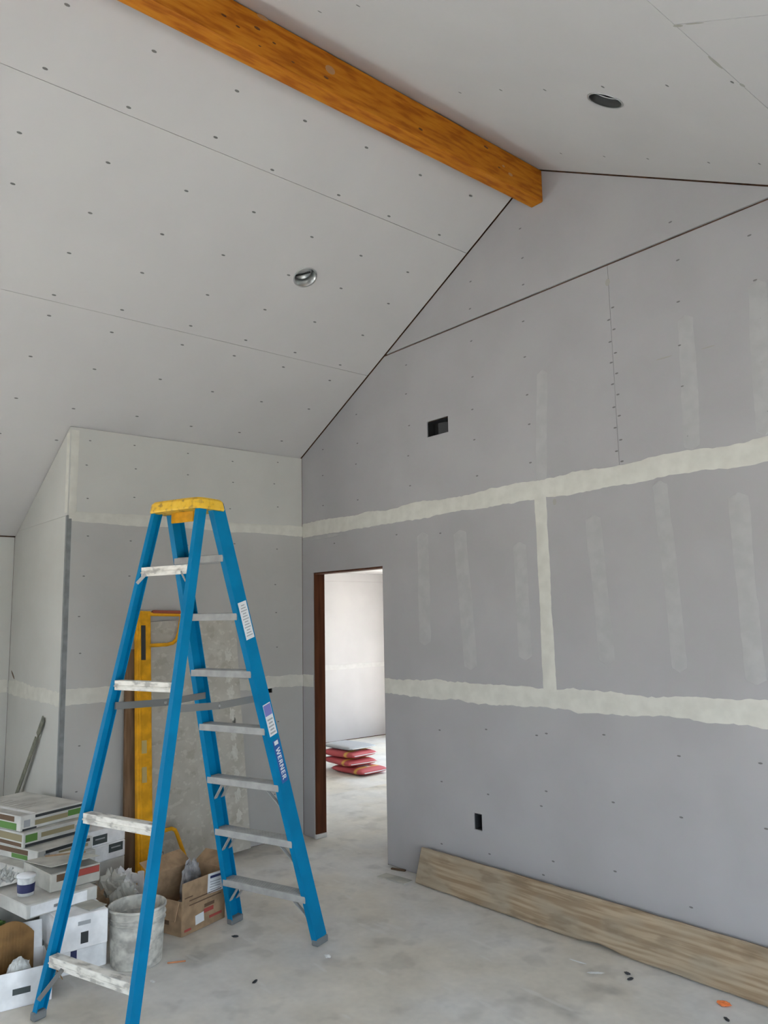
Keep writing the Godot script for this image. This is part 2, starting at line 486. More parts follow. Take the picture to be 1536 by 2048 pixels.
func build_gable() -> void:
	var w := setting("wall_gable", "tall grey drywall gable wall with doorway and taped joints", "wall")
	var door := Rect2(0.154, -0.2, 0.883, 2.282)
	var outlet := Rect2(1.876, 0.392, 0.068, 0.098)
	var vent := Rect2(1.546, 2.948, 0.209, 0.112)
	var holes := [door, outlet, vent]
	part(w, "stud_frame", sheet(gable_poly(-0.1, 0.0, EAVE_R + 0.1, 6.0, -0.1), holes, -0.085, -SHEET, on_gable), M.framing)
	part(w, "back_sheet", sheet(gable_poly(-0.1, 0.0, EAVE_R + 0.1, 6.0, -0.1), [door], -0.11, -0.085, on_gable), M.paper)
	# drywall sheets in rows of 1.22 m; the joint at 3.66 m and the edges under the slopes stay open
	var rows := [[0.006, 1.219, [EAVE_R]], [1.221, 2.439, [2.507, 4.95, EAVE_R]], [2.441, 3.654, [3.055, 5.5, EAVE_R]], [3.667, 5.0, [EAVE_R]]]
	for r in rows:
		var x := 0.003
		for e: float in r[2]:
			var p := gable_poly(x, r[0], e - 0.001, r[1], 0.007)
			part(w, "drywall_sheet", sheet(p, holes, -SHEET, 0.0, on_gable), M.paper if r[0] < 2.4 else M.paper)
			x = e + 0.001
	# taped joints
	band(w, "joint_compound", on_gable, Vector2(0.005, 2.438), Vector2(4.6, 2.462), 0.112, 0.016, 101, M.mud)
	band(w, "joint_compound", on_gable, Vector2(1.04, 1.222), Vector2(4.6, 1.236), 0.112, 0.020, 102, M.mud)
	band(w, "joint_compound", on_gable, Vector2(0.005, 1.215), Vector2(0.152, 1.215), 0.10, 0.006, 103, M.mud)
	band(w, "joint_compound", on_gable, Vector2(2.505, 2.41), Vector2(2.512, 1.25), 0.088, 0.007, 104, M.mud)
	band(w, "joint_compound", on_gable, Vector2(0.02, 2.37), Vector2(0.55, 2.365), 0.03, 0.008, 105, M.mud_thin, 0.1)
	# thin coats over the screw lines on the studs
	var k := 110
	for s in [[1.474, 2.288, 1.471, 1.517, 0.11], [1.835, 2.271, 1.893, 1.366, 0.115], [2.325, 2.146, 2.346, 1.441, 0.10], [2.866, 2.254, 2.909, 1.431, 0.10], [3.285, 2.385, 3.329, 1.407, 0.085], [3.689, 2.27, 3.705, 1.365, 0.10],
			[2.563, 3.17, 2.522, 2.49, 0.085], [3.492, 3.223, 3.479, 2.516, 0.085], [3.868, 3.279, 3.841, 2.523, 0.09]]:
		band(w, "skim_coat", on_gable, Vector2(s[0], s[1]), Vector2(s[2], s[3]), s[4], 0.008, k, M.mud_thin, 0.02, 0.0010)
		k += 1
	# open butt joint with its double row of screws
	var g := noise(7, 3.0)
	var spots := []
	for i in 15:
		var y := 3.40 - i * 0.062 - 0.03 * absf(g.get_noise_1d(i * 3.1))
		spots.append(Vector2(3.055 + (0.018 if i % 2 == 0 else -0.012), y))
	for x in [0.42, 0.83, 1.24, 1.65, 2.06]:
		for y in [0.25, 0.62, 0.98]:
			if x > 1.1:
				spots.append(Vector2(x + 0.35 + 0.02 * g.get_noise_2d(x * 9.0, y * 7.0), y + 0.06 * g.get_noise_2d(x * 5.0, y * 9.0)))
	for x in [2.47, 2.88, 3.29, 3.69, 4.1]:
		for y in [0.32, 0.70, 1.02]:
			spots.append(Vector2(x + 0.04 * g.get_noise_2d(x * 9.0, y * 7.0), y + 0.08 * g.get_noise_2d(x * 5.0, y * 9.0)))
	for x in [0.3, 0.75, 1.35, 2.0, 2.45, 3.46, 3.86, 4.25]:
		for y in [2.62, 2.86, 3.06, 3.30, 3.52, 3.76, 3.94, 4.12]:
			if y < roof_y(x) - 0.1 and not (x > 1.4 and x < 1.9 and y < 3.2 and y > 2.9):
				spots.append(Vector2(x + 0.03 * g.get_noise_2d(x * 9.0, y * 7.0), y + 0.05 * g.get_noise_2d(x * 5.0, y * 9.0)))
	for x in [0.45, 1.2, 1.65]:
		spots.append(Vector2(x, 2.3 + 0.1 * g.get_noise_1d(x * 30.0)))
	screws(w, on_gable, spots)
	# knocks and scuffs
	var st := begin()
	for s in [[3.05, 3.555, 0.016, 0.022], [2.61, 2.36, 0.014, 0.02], [3.36, 3.03, 0.05, 0.004], [3.60, 3.02, 0.04, 0.003]]:
		for q in 8:
			tri(st, Vector3(s[0], s[1], 0.0009), Vector3(s[0] + s[2] * cos(TAU * q / 8.0), s[1] + s[3] * sin(TAU * q / 8.0), 0.0004), Vector3(s[0] + s[2] * cos(TAU * (q + 1) / 8.0), s[1] + s[3] * sin(TAU * (q + 1) / 8.0), 0.0004), Vector3(0, 0, 1))
	part(w, "scuff_marks", done(st), M.smudge).set_meta("kind", "stuff")

	# wooden lining of the rough opening
	var d := setting("door_1", "open rough doorway lined with dark reddish brown lumber", "doorway")
	part(d, "jamb", span(Vector3(0.156, 0.0, -0.108), Vector3(0.162, 2.080, -0.006)), M.jamb)
	part(d, "jamb", span(Vector3(1.029, 0.0, -0.108), Vector3(1.035, 2.080, -0.006)), M.jamb)
	part(d, "header", span(Vector3(0.162, 2.070, -0.108), Vector3(1.029, 2.080, -0.006)), M.jamb)
	part(d, "sill_end", span(Vector3(0.154, 0.0, -0.108), Vector3(0.170, 0.035, -0.002), 0.002), M.gypsum)

	# electrical boxes in their cut-outs
	var ob := thing("outlet_box", "small dark open electrical outlet box low on gable wall above plank", "outlet box", Vector3(1.91, 0.392, 0.0))
	hollow_box(ob, Vector3(0.062, 0.092, 0.055), M.dark_plastic)
	part(ob, "lit_side_strip", box(Vector3(0.012, 0.07, 0.003), 0.001, Vector3(0.012, 0.049, -0.030)), M.can)  # pale strip standing in for the lit inner side of the box
	var vb := thing("vent_opening", "black rectangular duct cutout high on gable wall", "duct opening", Vector3(1.6505, 2.948, 0.0))
	hollow_box(vb, Vector3(0.200, 0.104, 0.065), M.black)
	part(vb, "reflection_plate", box(Vector3(0.085, 0.08, 0.002), 0.0, Vector3(0.02, 0.05, -0.045), Basis(Vector3(0, 1, 0), 0.4)), M.dark_plastic)  # grey plate added as the reflection inside the black opening

func hollow_box(parent: Node3D, s: Vector3, m: Material) -> void:
	# open-fronted box set back from the wall face, base at the parent's origin
	part(parent, "back", span(Vector3(-s.x / 2, 0.003, -0.008 - s.z), Vector3(s.x / 2, s.y, -0.006 - s.z)), m)
	for e in [-1.0, 1.0]:
		part(parent, "side", box(Vector3(0.002, s.y - 0.003, s.z), 0.0, Vector3(e * s.x / 2, s.y / 2 + 0.0015, -0.006 - s.z / 2)), m)
	part(parent, "bottom", span(Vector3(-s.x / 2, 0.002, -0.006 - s.z), Vector3(s.x / 2, 0.004, -0.006)), m)
	part(parent, "top", span(Vector3(-s.x / 2, s.y - 0.002, -0.006 - s.z), Vector3(s.x / 2, s.y, -0.006)), m)

func build_left_walls() -> void:
	var top := roof_y(0.0)
	var w := setting("wall_left", "low drywall wall at left with taped joints, behind the ladder", "wall")
	var box_hole := Rect2(0.292, 1.135, 0.058, 0.085)
	part(w, "stud_frame", sheet(rect(0.0, 0.0, RET_Z - 0.02, top + 0.1), [box_hole], -0.09, -SHEET, on_left), M.framing)
	for r in [[0.006, 1.219], [1.221, 2.439], [2.441, top - 0.010]]:
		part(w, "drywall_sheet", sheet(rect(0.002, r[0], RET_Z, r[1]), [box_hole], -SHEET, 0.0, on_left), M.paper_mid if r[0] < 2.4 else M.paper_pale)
	band(w, "joint_compound", on_left, Vector2(0.0, 2.435), Vector2(RET_Z - 0.01, 2.437), 0.075, 0.010, 121, M.mud)
	band(w, "joint_compound", on_left, Vector2(0.0, 1.215), Vector2(RET_Z - 0.03, 1.222), 0.105, 0.018, 122, M.mud)
	band(w, "skim_coat", on_left, Vector2(RET_Z - 0.035, 2.46), Vector2(RET_Z - 0.035, top - 0.03), 0.06, 0.008, 123, M.mud)
	var g := noise(8, 3.0)
	var spots := []
	for z in [0.25, 0.66, 1.06, 1.47, 1.80]:
		for y in [0.35, 0.62, 0.90, 1.48, 1.76, 2.02, 2.27, 2.60, 2.80, 2.97]:
			spots.append(Vector2(z + 0.05 * g.get_noise_2d(z * 9.0, y * 7.0), y + 0.06 * g.get_noise_2d(z * 5.0, y * 9.0)))
	screws(w, on_left, spots, 0.009, 0.004)
	var ob := thing("switch_box", "small black open electrical box on left wall beside the ladder", "switch box", Vector3(0.0, 1.135, 0.321), PI / 2)
	hollow_box(ob, Vector3(0.052, 0.080, 0.060), M.black)

	var rw := setting("wall_return", "short return wall at far left beside the metal corner bead", "wall")
	var poly := func(y0: float, y1: float) -> PackedVector2Array:
		var roof := PackedVector2Array([Vector2(-3, -1), Vector2(2, -1), Vector2(2, roof_y(2.0) - 0.012), Vector2(-3, roof_y(-3.0) - 0.012)])
		return Geometry2D.intersect_polygons(rect(EAVE_L, y0, -0.0005, y1), roof)[0]
	part(rw, "stud_frame", sheet(Geometry2D.intersect_polygons(rect(EAVE_L - 0.05, 0.0, -0.014, 3.3), PackedVector2Array([Vector2(-3, -1), Vector2(2, -1), Vector2(2, roof_y(2.0) + 0.1), Vector2(-3, roof_y(-3.0) + 0.1)]))[0], [], -0.09, -SHEET, on_return), M.framing)
	for r in [[0.006, 1.219], [1.221, 2.439], [2.4405, 4.0]]:
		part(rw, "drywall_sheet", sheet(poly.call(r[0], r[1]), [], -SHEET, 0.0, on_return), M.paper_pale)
	band(rw, "joint_compound", on_return, Vector2(EAVE_L, 1.235), Vector2(-0.03, 1.20), 0.10, 0.020, 131, M.mud)
	band(rw, "skim_coat", on_return, Vector2(-0.035, 2.46), Vector2(-0.035, roof_y(-0.035) - 0.03), 0.06, 0.006, 132, M.mud)

	var sc := begin()
	for q in 8:
		tri(sc, on_return(-1.12, 1.325, 0.0009), on_return(-1.12 + 0.05 * cos(TAU * q / 8.0) , 1.325 + 0.014 * sin(TAU * q / 8.0) - 0.03 * cos(TAU * q / 8.0), 0.0004), on_return(-1.12 + 0.05 * cos(TAU * (q + 1) / 8.0), 1.325 + 0.014 * sin(TAU * (q + 1) / 8.0) - 0.03 * cos(TAU * (q + 1) / 8.0), 0.0004), Vector3(0, 0, 1))
	part(rw, "scuff_mark", done(sc), M.brown_print)

	var ew := setting("wall_eave", "low eave wall at the left edge behind the return wall", "wall")
	var ey := roof_y(EAVE_L)
	var win := Rect2(4.0, 0.45, 3.4, 1.75)
	part(ew, "stud_frame", sheet(rect(RET_Z - 0.1, 0.0, REAR_Z, ey + 0.15), [win], -0.14, -SHEET, on_eave), M.framing)
	for r in [[0.006, 1.219], [1.221, ey - 0.01]]:
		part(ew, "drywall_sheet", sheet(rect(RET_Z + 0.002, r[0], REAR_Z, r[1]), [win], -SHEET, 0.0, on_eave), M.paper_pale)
	band(ew, "joint_compound", on_eave, Vector2(RET_Z + 0.01, 1.235), Vector2(4.5, 1.22), 0.10, 0.02, 133, M.mud)
	window_in("window_1", "window in the left eave wall, outside the picture", on_eave, win)

	# galvanized corner bead on the outside corner
	var cb := thing("corner_bead", "galvanized metal corner bead up the outside corner of the left wall", "corner bead", Vector3(0, 0, RET_Z))
	part(cb, "flange", box(Vector3(0.0012, 2.44, 0.030), 0.0, Vector3(0.0008, 1.22, -0.014)), M.galvanized)
	part(cb, "flange", box(Vector3(0.030, 2.44, 0.0012), 0.0, Vector3(-0.014, 1.22, 0.0008)), M.galvanized)
	part(cb, "nose", tube([Vector3(0.0008, 0.0, 0.0008), Vector3(0.0008, 1.2, 0.0008), Vector3(0.0008, 2.44, 0.0008)], 0.0028, 8), M.galvanized)

func window_in(called: String, label: String, f: Callable, r: Rect2) -> void:
	var w := setting(called, label, "window")
	var a := r.position
	var b := r.end
	for q in [rect(a.x, a.y, b.x, a.y + 0.05), rect(a.x, b.y - 0.05, b.x, b.y), rect(a.x, a.y, a.x + 0.05, b.y), rect(b.x - 0.05, a.y, b.x, b.y), rect((a.x + b.x) / 2 - 0.025, a.y, (a.x + b.x) / 2 + 0.025, b.y)]:
		part(w, "window_frame", sheet(q, [], -0.12, -0.05, f), M.render_white)
	part(w, "pane", sheet(rect(a.x + 0.05, a.y + 0.05, b.x - 0.05, b.y - 0.05), [], -0.088, -0.084, f), M.glass)

func can_light(called: String, label: String, f: Callable, x: float, z: float, side: float) -> void:
	# recessed can with an open rim, axis square to the slope
	var n: Vector3 = (f.call(x, z, 1.0) - f.call(x, z, 0.0)).normalized()
	var o := thing(called, label, "recessed light", f.call(x, z, 0.0))
	var b := Basis(n.cross(Vector3(0, 0, 1)).normalized(), -n, Vector3(0, 0, 1))
	b.x = b.y.cross(b.z)
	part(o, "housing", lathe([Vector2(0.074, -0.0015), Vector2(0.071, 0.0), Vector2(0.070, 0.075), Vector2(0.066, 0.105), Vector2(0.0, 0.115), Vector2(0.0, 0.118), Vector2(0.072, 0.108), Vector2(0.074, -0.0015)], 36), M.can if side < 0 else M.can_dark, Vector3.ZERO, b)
	part(o, "rim", lathe([Vector2(0.070, -0.002), Vector2(0.078, -0.003), Vector2(0.079, 0.0), Vector2(0.070, 0.001)], 36), M.can, Vector3.ZERO, b)
	if side < 0:
		part(o, "socket_plate", lathe([Vector2(0.0, 0.040), Vector2(0.045, 0.043), Vector2(0.058, 0.050), Vector2(0.058, 0.053), Vector2(0.0, 0.053)], 32), M.can, Vector3.ZERO, b)
		part(o, "slot", box(Vector3(0.012, 0.006, 0.10), 0.001, Vector3(-0.006, 0.040, 0.0), Basis(Vector3(0, 1, 0), -0.65)), M.black, Vector3.ZERO, b)
	else:
		part(o, "inner_ring", lathe([Vector2(0.058, 0.028), Vector2(0.070, 0.028), Vector2(0.070, 0.033), Vector2(0.058, 0.033), Vector2(0.058, 0.028)], 32), M.can, Vector3.ZERO, b)

# a slope sheet with square holes for the cans
func build_ceiling() -> void:
	var z1 := REAR_Z
	var cl := setting("ceiling", "left slope of the vaulted drywall ceiling with faint sheet joints", "ceiling")
	var can_l := Vector2(1.492, 0.985)
	var can_r := Vector2(3.735, 1.005)
	var deck_l := func(u: float, v: float, h: float) -> Vector3: return on_slope_left(u, v, h)
	var deck_r := func(u: float, v: float, h: float) -> Vector3: return on_slope_right(u, v, h)
	part(cl, "roof_deck", sheet(rect(EAVE_L - 0.4, -0.12, RIDGE_X + 0.03, z1 + 0.15), [Rect2(can_l - Vector2(0.09, 0.09), Vector2(0.18, 0.18))], -0.04, -SHEET - 0.001, deck_l), M.framing)
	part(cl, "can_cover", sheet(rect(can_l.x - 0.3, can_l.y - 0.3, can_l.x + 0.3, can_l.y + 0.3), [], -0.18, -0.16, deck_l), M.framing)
	var cuts := [EAVE_L, 0.907, 1.987, RIDGE_X]
	var zs := [[0.008, 3.66, z1], [0.008, 3.45, 6.4, z1], [0.008, 3.4, z1]]
	for i in 3:
		for j in zs[i].size() - 1:
			var p := rect(cuts[i] + 0.0012, zs[i][j] + (0.0 if j == 0 else 0.0015), cuts[i + 1] - 0.0012, zs[i][j + 1] - 0.0015)
			part(cl, "drywall_sheet", round_cut(p, can_l if i == 1 and j == 0 else Vector2(-99, 0), 0.075, deck_l), M.ceiling)
	var cr := setting("ceiling_right", "right slope of the vaulted drywall ceiling beyond the ridge beam", "ceiling")
	part(cr, "roof_deck", sheet(rect(RIDGE_X - 0.03, -0.12, EAVE_R + 0.4, z1 + 0.15), [Rect2(can_r - Vector2(0.09, 0.09), Vector2(0.18, 0.18))], -0.04, -SHEET - 0.001, deck_r), M.framing)
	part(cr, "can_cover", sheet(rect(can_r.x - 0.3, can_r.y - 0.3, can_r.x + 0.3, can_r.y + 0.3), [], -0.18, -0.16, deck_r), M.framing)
	var cuts_r := [RIDGE_X, 4.338, 5.41, EAVE_R]
	var zs_r := [[0.008, 4.0, z1], [0.008, 1.556, 5.2, z1], [0.008, 3.2, z1]]
	for i in 3:
		for j in zs_r[i].size() - 1:
			var p := rect(cuts_r[i] + 0.0012, zs_r[i][j] + (0.0 if j == 0 else 0.0015), cuts_r[i + 1] - 0.0012, zs_r[i][j + 1] - 0.0015)
			part(cr, "drywall_sheet", round_cut(p, can_r if i == 0 and j == 0 else Vector2(-99, 0), 0.075, deck_r), M.ceiling)
	# screws on the rafters
	var g := noise(9, 3.0)
	var spots := []
	var spots_r := []
	for i in 9:
		var z := 0.30 + i * 0.41
		for d in [0.04, 0.30, 0.58, 0.84]:
			for c in [0.907, 1.987]:
				var x: float = c + d
				if x < RIDGE_X - 0.1:
					spots.append(Vector2(x + 0.04 * g.get_noise_2d(x * 9.0, z * 7.0), z + 0.05 * g.get_noise_2d(x * 5.0, z * 9.0)))
			var xe: float = 0.907 - 0.05 - d * 1.2
			if xe > -0.9:
				spots.append(Vector2(xe + 0.04 * g.get_noise_2d(xe * 9.0, z * 7.0), z + 0.05 * g.get_noise_2d(xe * 5.0, z * 9.0)))
			for c in [2.75, 3.55, 4.38]:
				var xr: float = c + d * 0.9
				if i % 2 == 0 and d > 0.2:
					spots_r.append(Vector2(xr + 0.06 * g.get_noise_2d(xr * 9.0, z * 7.0), z + 0.05 * g.get_noise_2d(xr * 5.0, z * 9.0)))
	screws(cl, deck_l, spots, 0.0055, 0.013)
	screws(cr, deck_r, spots_r, 0.005, 0.011)
	var st := begin()
	for s in [[4.335, 1.29, 0.007, 0.050], [4.345, 1.547, 0.016, 0.008], [4.40, 1.551, 0.03, 0.004], [4.34, 1.11, 0.007, 0.016]]:
		for q in 10:
			tri(st, deck_r.call(s[0], s[1], 0.0012), deck_r.call(s[0] + s[2] * cos(TAU * q / 10.0), s[1] + s[3] * sin(TAU * q / 10.0), 0.0005), deck_r.call(s[0] + s[2] * cos(TAU * (q + 1) / 10.0), s[1] + s[3] * sin(TAU * (q + 1) / 10.0), 0.0005), Vector3(-SLOPE, -1, 0))
	part(cr, "scuff_marks", done(st), M.smudge).set_meta("kind", "stuff")

	can_light("recessed_can", "shiny metal recessed can light in the left ceiling slope", deck_l, can_l.x, can_l.y, -1.0)
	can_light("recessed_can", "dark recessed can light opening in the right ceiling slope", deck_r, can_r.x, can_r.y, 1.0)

	# ridge beam
	var bm := thing("ridge_beam", "long orange brown glued timber beam along the ceiling ridge", "beam", Vector3(RIDGE_X, 4.222, 0.0))
	var st2 := begin()
	var prof := PackedVector2Array([Vector2(-0.041, 0.0), Vector2(0.041, 0.0), Vector2(0.045, 0.004), Vector2(0.045, 0.205), Vector2(0.0, 0.229), Vector2(-0.045, 0.205), Vector2(-0.045, 0.004)])
	add_prism(st2, prof, 0.004, z1, func(x: float, y: float, h: float) -> Vector3: return Vector3(x, y, h))
	part(bm, "timber", done(st2), M.beam)
	var st3 := begin()
	var rng := RandomNumberGenerator.new()
	rng.seed = 5
	for i in 26:
		var c := Vector3(0.0455, rng.randf_range(0.03, 0.19), rng.randf_range(0.2, 4.5))
		var rr := rng.randf_range(0.004, 0.011)
		for q in 8:
			tri(st3, c + Vector3(0.0006, 0, 0), c + Vector3(0, sin(TAU * q / 8.0) * rr * 0.7, cos(TAU * q / 8.0) * rr * 1.6), c + Vector3(0, sin(TAU * (q + 1) / 8.0) * rr * 0.7, cos(TAU * (q + 1) / 8.0) * rr * 1.6), Vector3(1, 0, 0))
	part(bm, "knots", done(st3), M.beam_knot).set_meta("kind", "stuff")
	var st4 := begin()
	for c0 in [[0.12, 1.62, 0.022, 0.03], [0.07, 0.30, 0.010, 0.02], [0.10, 0.36, 0.007, 0.012], [0.20, 2.0, 0.012, 0.03]]:
		var c := Vector3(0.0456, c0[0], c0[1])
		for q in 10:
			tri(st4, c + Vector3(0.0005, 0, 0), c + Vector3(0, sin(TAU * q / 10.0) * c0[2], cos(TAU * q / 10.0) * c0[3]), c + Vector3(0, sin(TAU * (q + 1) / 10.0) * c0[2], cos(TAU * (q + 1) / 10.0) * c0[3]), Vector3(1, 0, 0))
	part(bm, "pale_smears", done(st4), M.glue).set_meta("kind", "stuff")

func round_cut(p: PackedVector2Array, c: Vector2, r: float, f: Callable) -> ArrayMesh:
	if c.x < -50.0:
		return sheet(p, [], -SHEET, 0.0, f)
	var st := begin()
	var q := Rect2(c - Vector2(0.12, 0.12), Vector2(0.24, 0.24))
	for piece in cut(p, [q]):
		add_prism(st, piece, -SHEET, 0.0, f)
	# square ring with a round hole; the slope stretches x, so the hole is an ellipse in (x, z)
	var n: Vector3 = f.call(0.0, 0.0, 1.0) - f.call(0.0, 0.0, 0.0)
	var kx := r / sqrt(1.0 + SLOPE * SLOPE)
	for i in 48:
		var w := [TAU * i / 48.0, TAU * (i + 1) / 48.0]
		var inner := []
		var outer := []
		for a: float in w:
			var d := Vector2(cos(a), sin(a))
			inner.append(c + Vector2(d.x * kx, d.y * r))
			outer.append(c + d * (0.12 / maxf(absf(d.x), absf(d.y))))
		quad(st, f.call(inner[0].x, inner[0].y, 0.0), f.call(inner[1].x, inner[1].y, 0.0), f.call(outer[1].x, outer[1].y, 0.0), f.call(outer[0].x, outer[0].y, 0.0), n)
		quad(st, f.call(inner[0].x, inner[0].y, 0.0), f.call(inner[1].x, inner[1].y, 0.0), f.call(inner[1].x, inner[1].y, -SHEET), f.call(inner[0].x, inner[0].y, -SHEET), f.call(c.x, c.y, 0.0) - f.call(inner[0].x, inner[0].y, 0.0))
	return done(st)

func build_unseen_walls() -> void:
	# right eave wall and rear gable, with the windows that light the room
	var on_right := func(u: float, v: float, h: float) -> Vector3: return Vector3(EAVE_R - h, v, u)
	var on_rear := func(u: float, v: float, h: float) -> Vector3: return Vector3(u, v, REAR_Z - h)
	var wr := setting("wall_right", "low eave wall beside the camera, with a wide glazed door", "wall")
	var win_r := Rect2(1.2, 0.03, 3.8, 2.14)
	part(wr, "drywall_sheet", sheet(rect(-0.1, 0.0, REAR_Z + 0.1, roof_y(EAVE_R) + 0.1), [win_r], -0.14, 0.0, on_right), M.paper)
	window_in("window_2", "wide glazed door in the right eave wall, outside the picture", on_right, win_r)
	var we := setting("wall_rear", "rear gable wall behind the camera, with two windows", "wall")
	var d1 := Rect2(0.6, 0.8, 1.4, 1.4)
	var d2 := Rect2(3.6, 0.8, 1.4, 1.4)
	var st := begin()
	for q in cut(gable_poly(EAVE_L - 0.1, 0.0, EAVE_R + 0.1, 6.0, -0.1), [d1, d2]):
		add_prism(st, q, -0.14, 0.0, on_rear)
	part(we, "drywall_sheet", done(st), M.paper)
	window_in("window_3", "window in the rear gable wall, left one", on_rear, d1)
	window_in("window_4", "window in the rear gable wall, right one", on_rear, d2)

func build_far_room() -> void:
	var fz := -4.2
	var w := setting("wall_far_left", "bright white drywall wall seen through the doorway", "wall")
	var f := func(u: float, v: float, h: float) -> Vector3: return Vector3(FAR_X + h, v, u)
	part(w, "stud_frame", sheet(rect(fz, 0.0, 0.0, 2.5), [], -0.12, -SHEET, f), M.framing)
	for r in [[0.012, 1.019], [1.021, 2.239], [2.2405, 2.354]]:
		part(w, "drywall_sheet", sheet(rect(fz, r[0], -0.1, r[1]), [], -SHEET, 0.0, f), M.paper)
	band(w, "joint_compound", f, Vector2(fz, 1.03), Vector2(-0.5, 1.02), 0.07, 0.006, 141, M.mud_thin)
	var c := setting("ceiling_far", "flat ceiling of the room behind the doorway", "ceiling")
	part(c, "drywall_sheet", span(Vector3(FAR_X - 0.1, 2.355, fz - 0.1), Vector3(4.3, 2.45, -0.11)), M.paper)
	var fr := setting("wall_far_front", "back side of the gable wall in the far room", "wall")
	part(fr, "drywall_sheet", span(Vector3(FAR_X - 0.1, 0.0, -0.11), Vector3(-0.1, 2.45, -0.01)), M.paper_pale)
	var pt := setting("added_shade_partition", "unseen partition added to shade the floor behind the doorway", "wall")  # unseen, added to keep window light off the floor near the door
	part(pt, "drywall_sheet", span(Vector3(0.30, 0.0, fz), Vector3(0.42, 2.45, -1.15)), M.paper_pale)
	part(pt, "drywall_sheet", span(Vector3(0.30, 0.0, -1.27), Vector3(4.3, 2.45, -1.15)), M.paper_pale)
	part(pt, "drywall_sheet", span(Vector3(4.2, 0.0, -1.27), Vector3(4.3, 2.45, -0.1)), M.paper_pale)
	var b := setting("wall_far_back", "window wall of the room behind the doorway", "wall")
	var g := func(u: float, v: float, h: float) -> Vector3: return Vector3(u, v, fz + h)
	var win := Rect2(-2.9, 0.06, 3.1, 2.2)
	part(b, "drywall_sheet", sheet(rect(FAR_X - 0.1, 0.0, 0.42, 2.45), [win], -0.14, 0.0, g), M.paper)
	window_in("window_5", "bright window of the room behind the doorway", g, win)

	# stacked bags of dry mix
	var names := ["red bag of dry mix at the bottom of the stack in the far room", "red bag of dry mix, second from the floor in the far room", "red bag of dry mix, third from the floor in the far room", "pale grey topped bag on top of the red bags in the far room"]
	var at := [Vector3(-1.72, 0.0, -1.93), Vector3(-1.86, 0.079, -1.90), Vector3(-1.90, 0.158, -1.92), Vector3(-1.96, 0.237, -1.96)]
	var turn := [0.06, -0.05, 0.10, 0.04]
	for i in 4:
		var o := thing("mix_bag", names[i], "bag", at[i], turn[i], "bags of dry mix seen through the doorway")
		part(o, "sack", sack(Vector3(0.54, 0.078 if i < 3 else 0.05, 0.40), 70 + i, i == 3), M.printed)
		for s in [-1.0, 1.0]:
			part(o, "end_seam", box(Vector3(0.022, 0.006, 0.34), 0.002, Vector3(s * 0.275, 0.038 if i < 3 else 0.025, 0)), M.white_print)
		if i < 3:
			part(o, "printed_panel", box(Vector3(0.16, 0.002, 0.05), 0.0, Vector3(0.08, 0.0775, 0.0)), M.white_print)

func sack(s: Vector3, seed_: int, pale: bool) -> ArrayMesh:
	var g := noise(seed_, 1.0, 3)
	var st := begin(true)
	var nx := 24
	var nz := 18
	var red := Color(0.50, 0.085, 0.095)
	var yellow := Color(0.72, 0.42, 0.10)
	var white := Color(0.78, 0.74, 0.74)
	var grid := func(i: int, j: int, up: float) -> Vector3:
		var u := -1.0 + 2.0 * i / nx
		var v := -1.0 + 2.0 * j / nz
		var t := pow(maxf(0.0, 1.0 - pow(absf(u), 4.0)) * maxf(0.0, 1.0 - pow(absf(v), 4.0)), 0.42)
		var h := s.y / 2 * t * (1.0 + 0.10 * g.get_noise_2d(u * 2.2, v * 2.2 + up * 9.0))
		return Vector3(u * s.x / 2, s.y / 2 + up * minf(h, s.y / 2), v * s.z / 2)
	# print: white panel in the middle, a yellow stripe across, the same on both faces
	var shade := func(p: Vector3) -> Color:
		if pale:
			return Color(0.46, 0.48, 0.51)
		if absf(p.x) < 0.08 and absf(p.z) < 0.07:
			return white
		if p.x > 0.13 and p.x < 0.175:
			return yellow
		return red
	for up in [-1.0, 1.0]:
		for i in nx:
			for j in nz:
				var q := [grid.call(i, j, up), grid.call(i + 1, j, up), grid.call(i + 1, j + 1, up), grid.call(i, j + 1, up)]
				for t in [[0, 1, 2], [0, 2, 3]]:
					var a: Vector3 = q[t[0]]
					var b: Vector3 = q[t[1]]
					var c: Vector3 = q[t[2]]
					if (b - a).cross(c - a).dot(Vector3(0, up, 0)) > 0.0:
						var w := b
						b = c
						c = w
					for v in [a, b, c]:
						st.set_color(shade.call(v))
						st.add_vertex(v)
	return done(st)

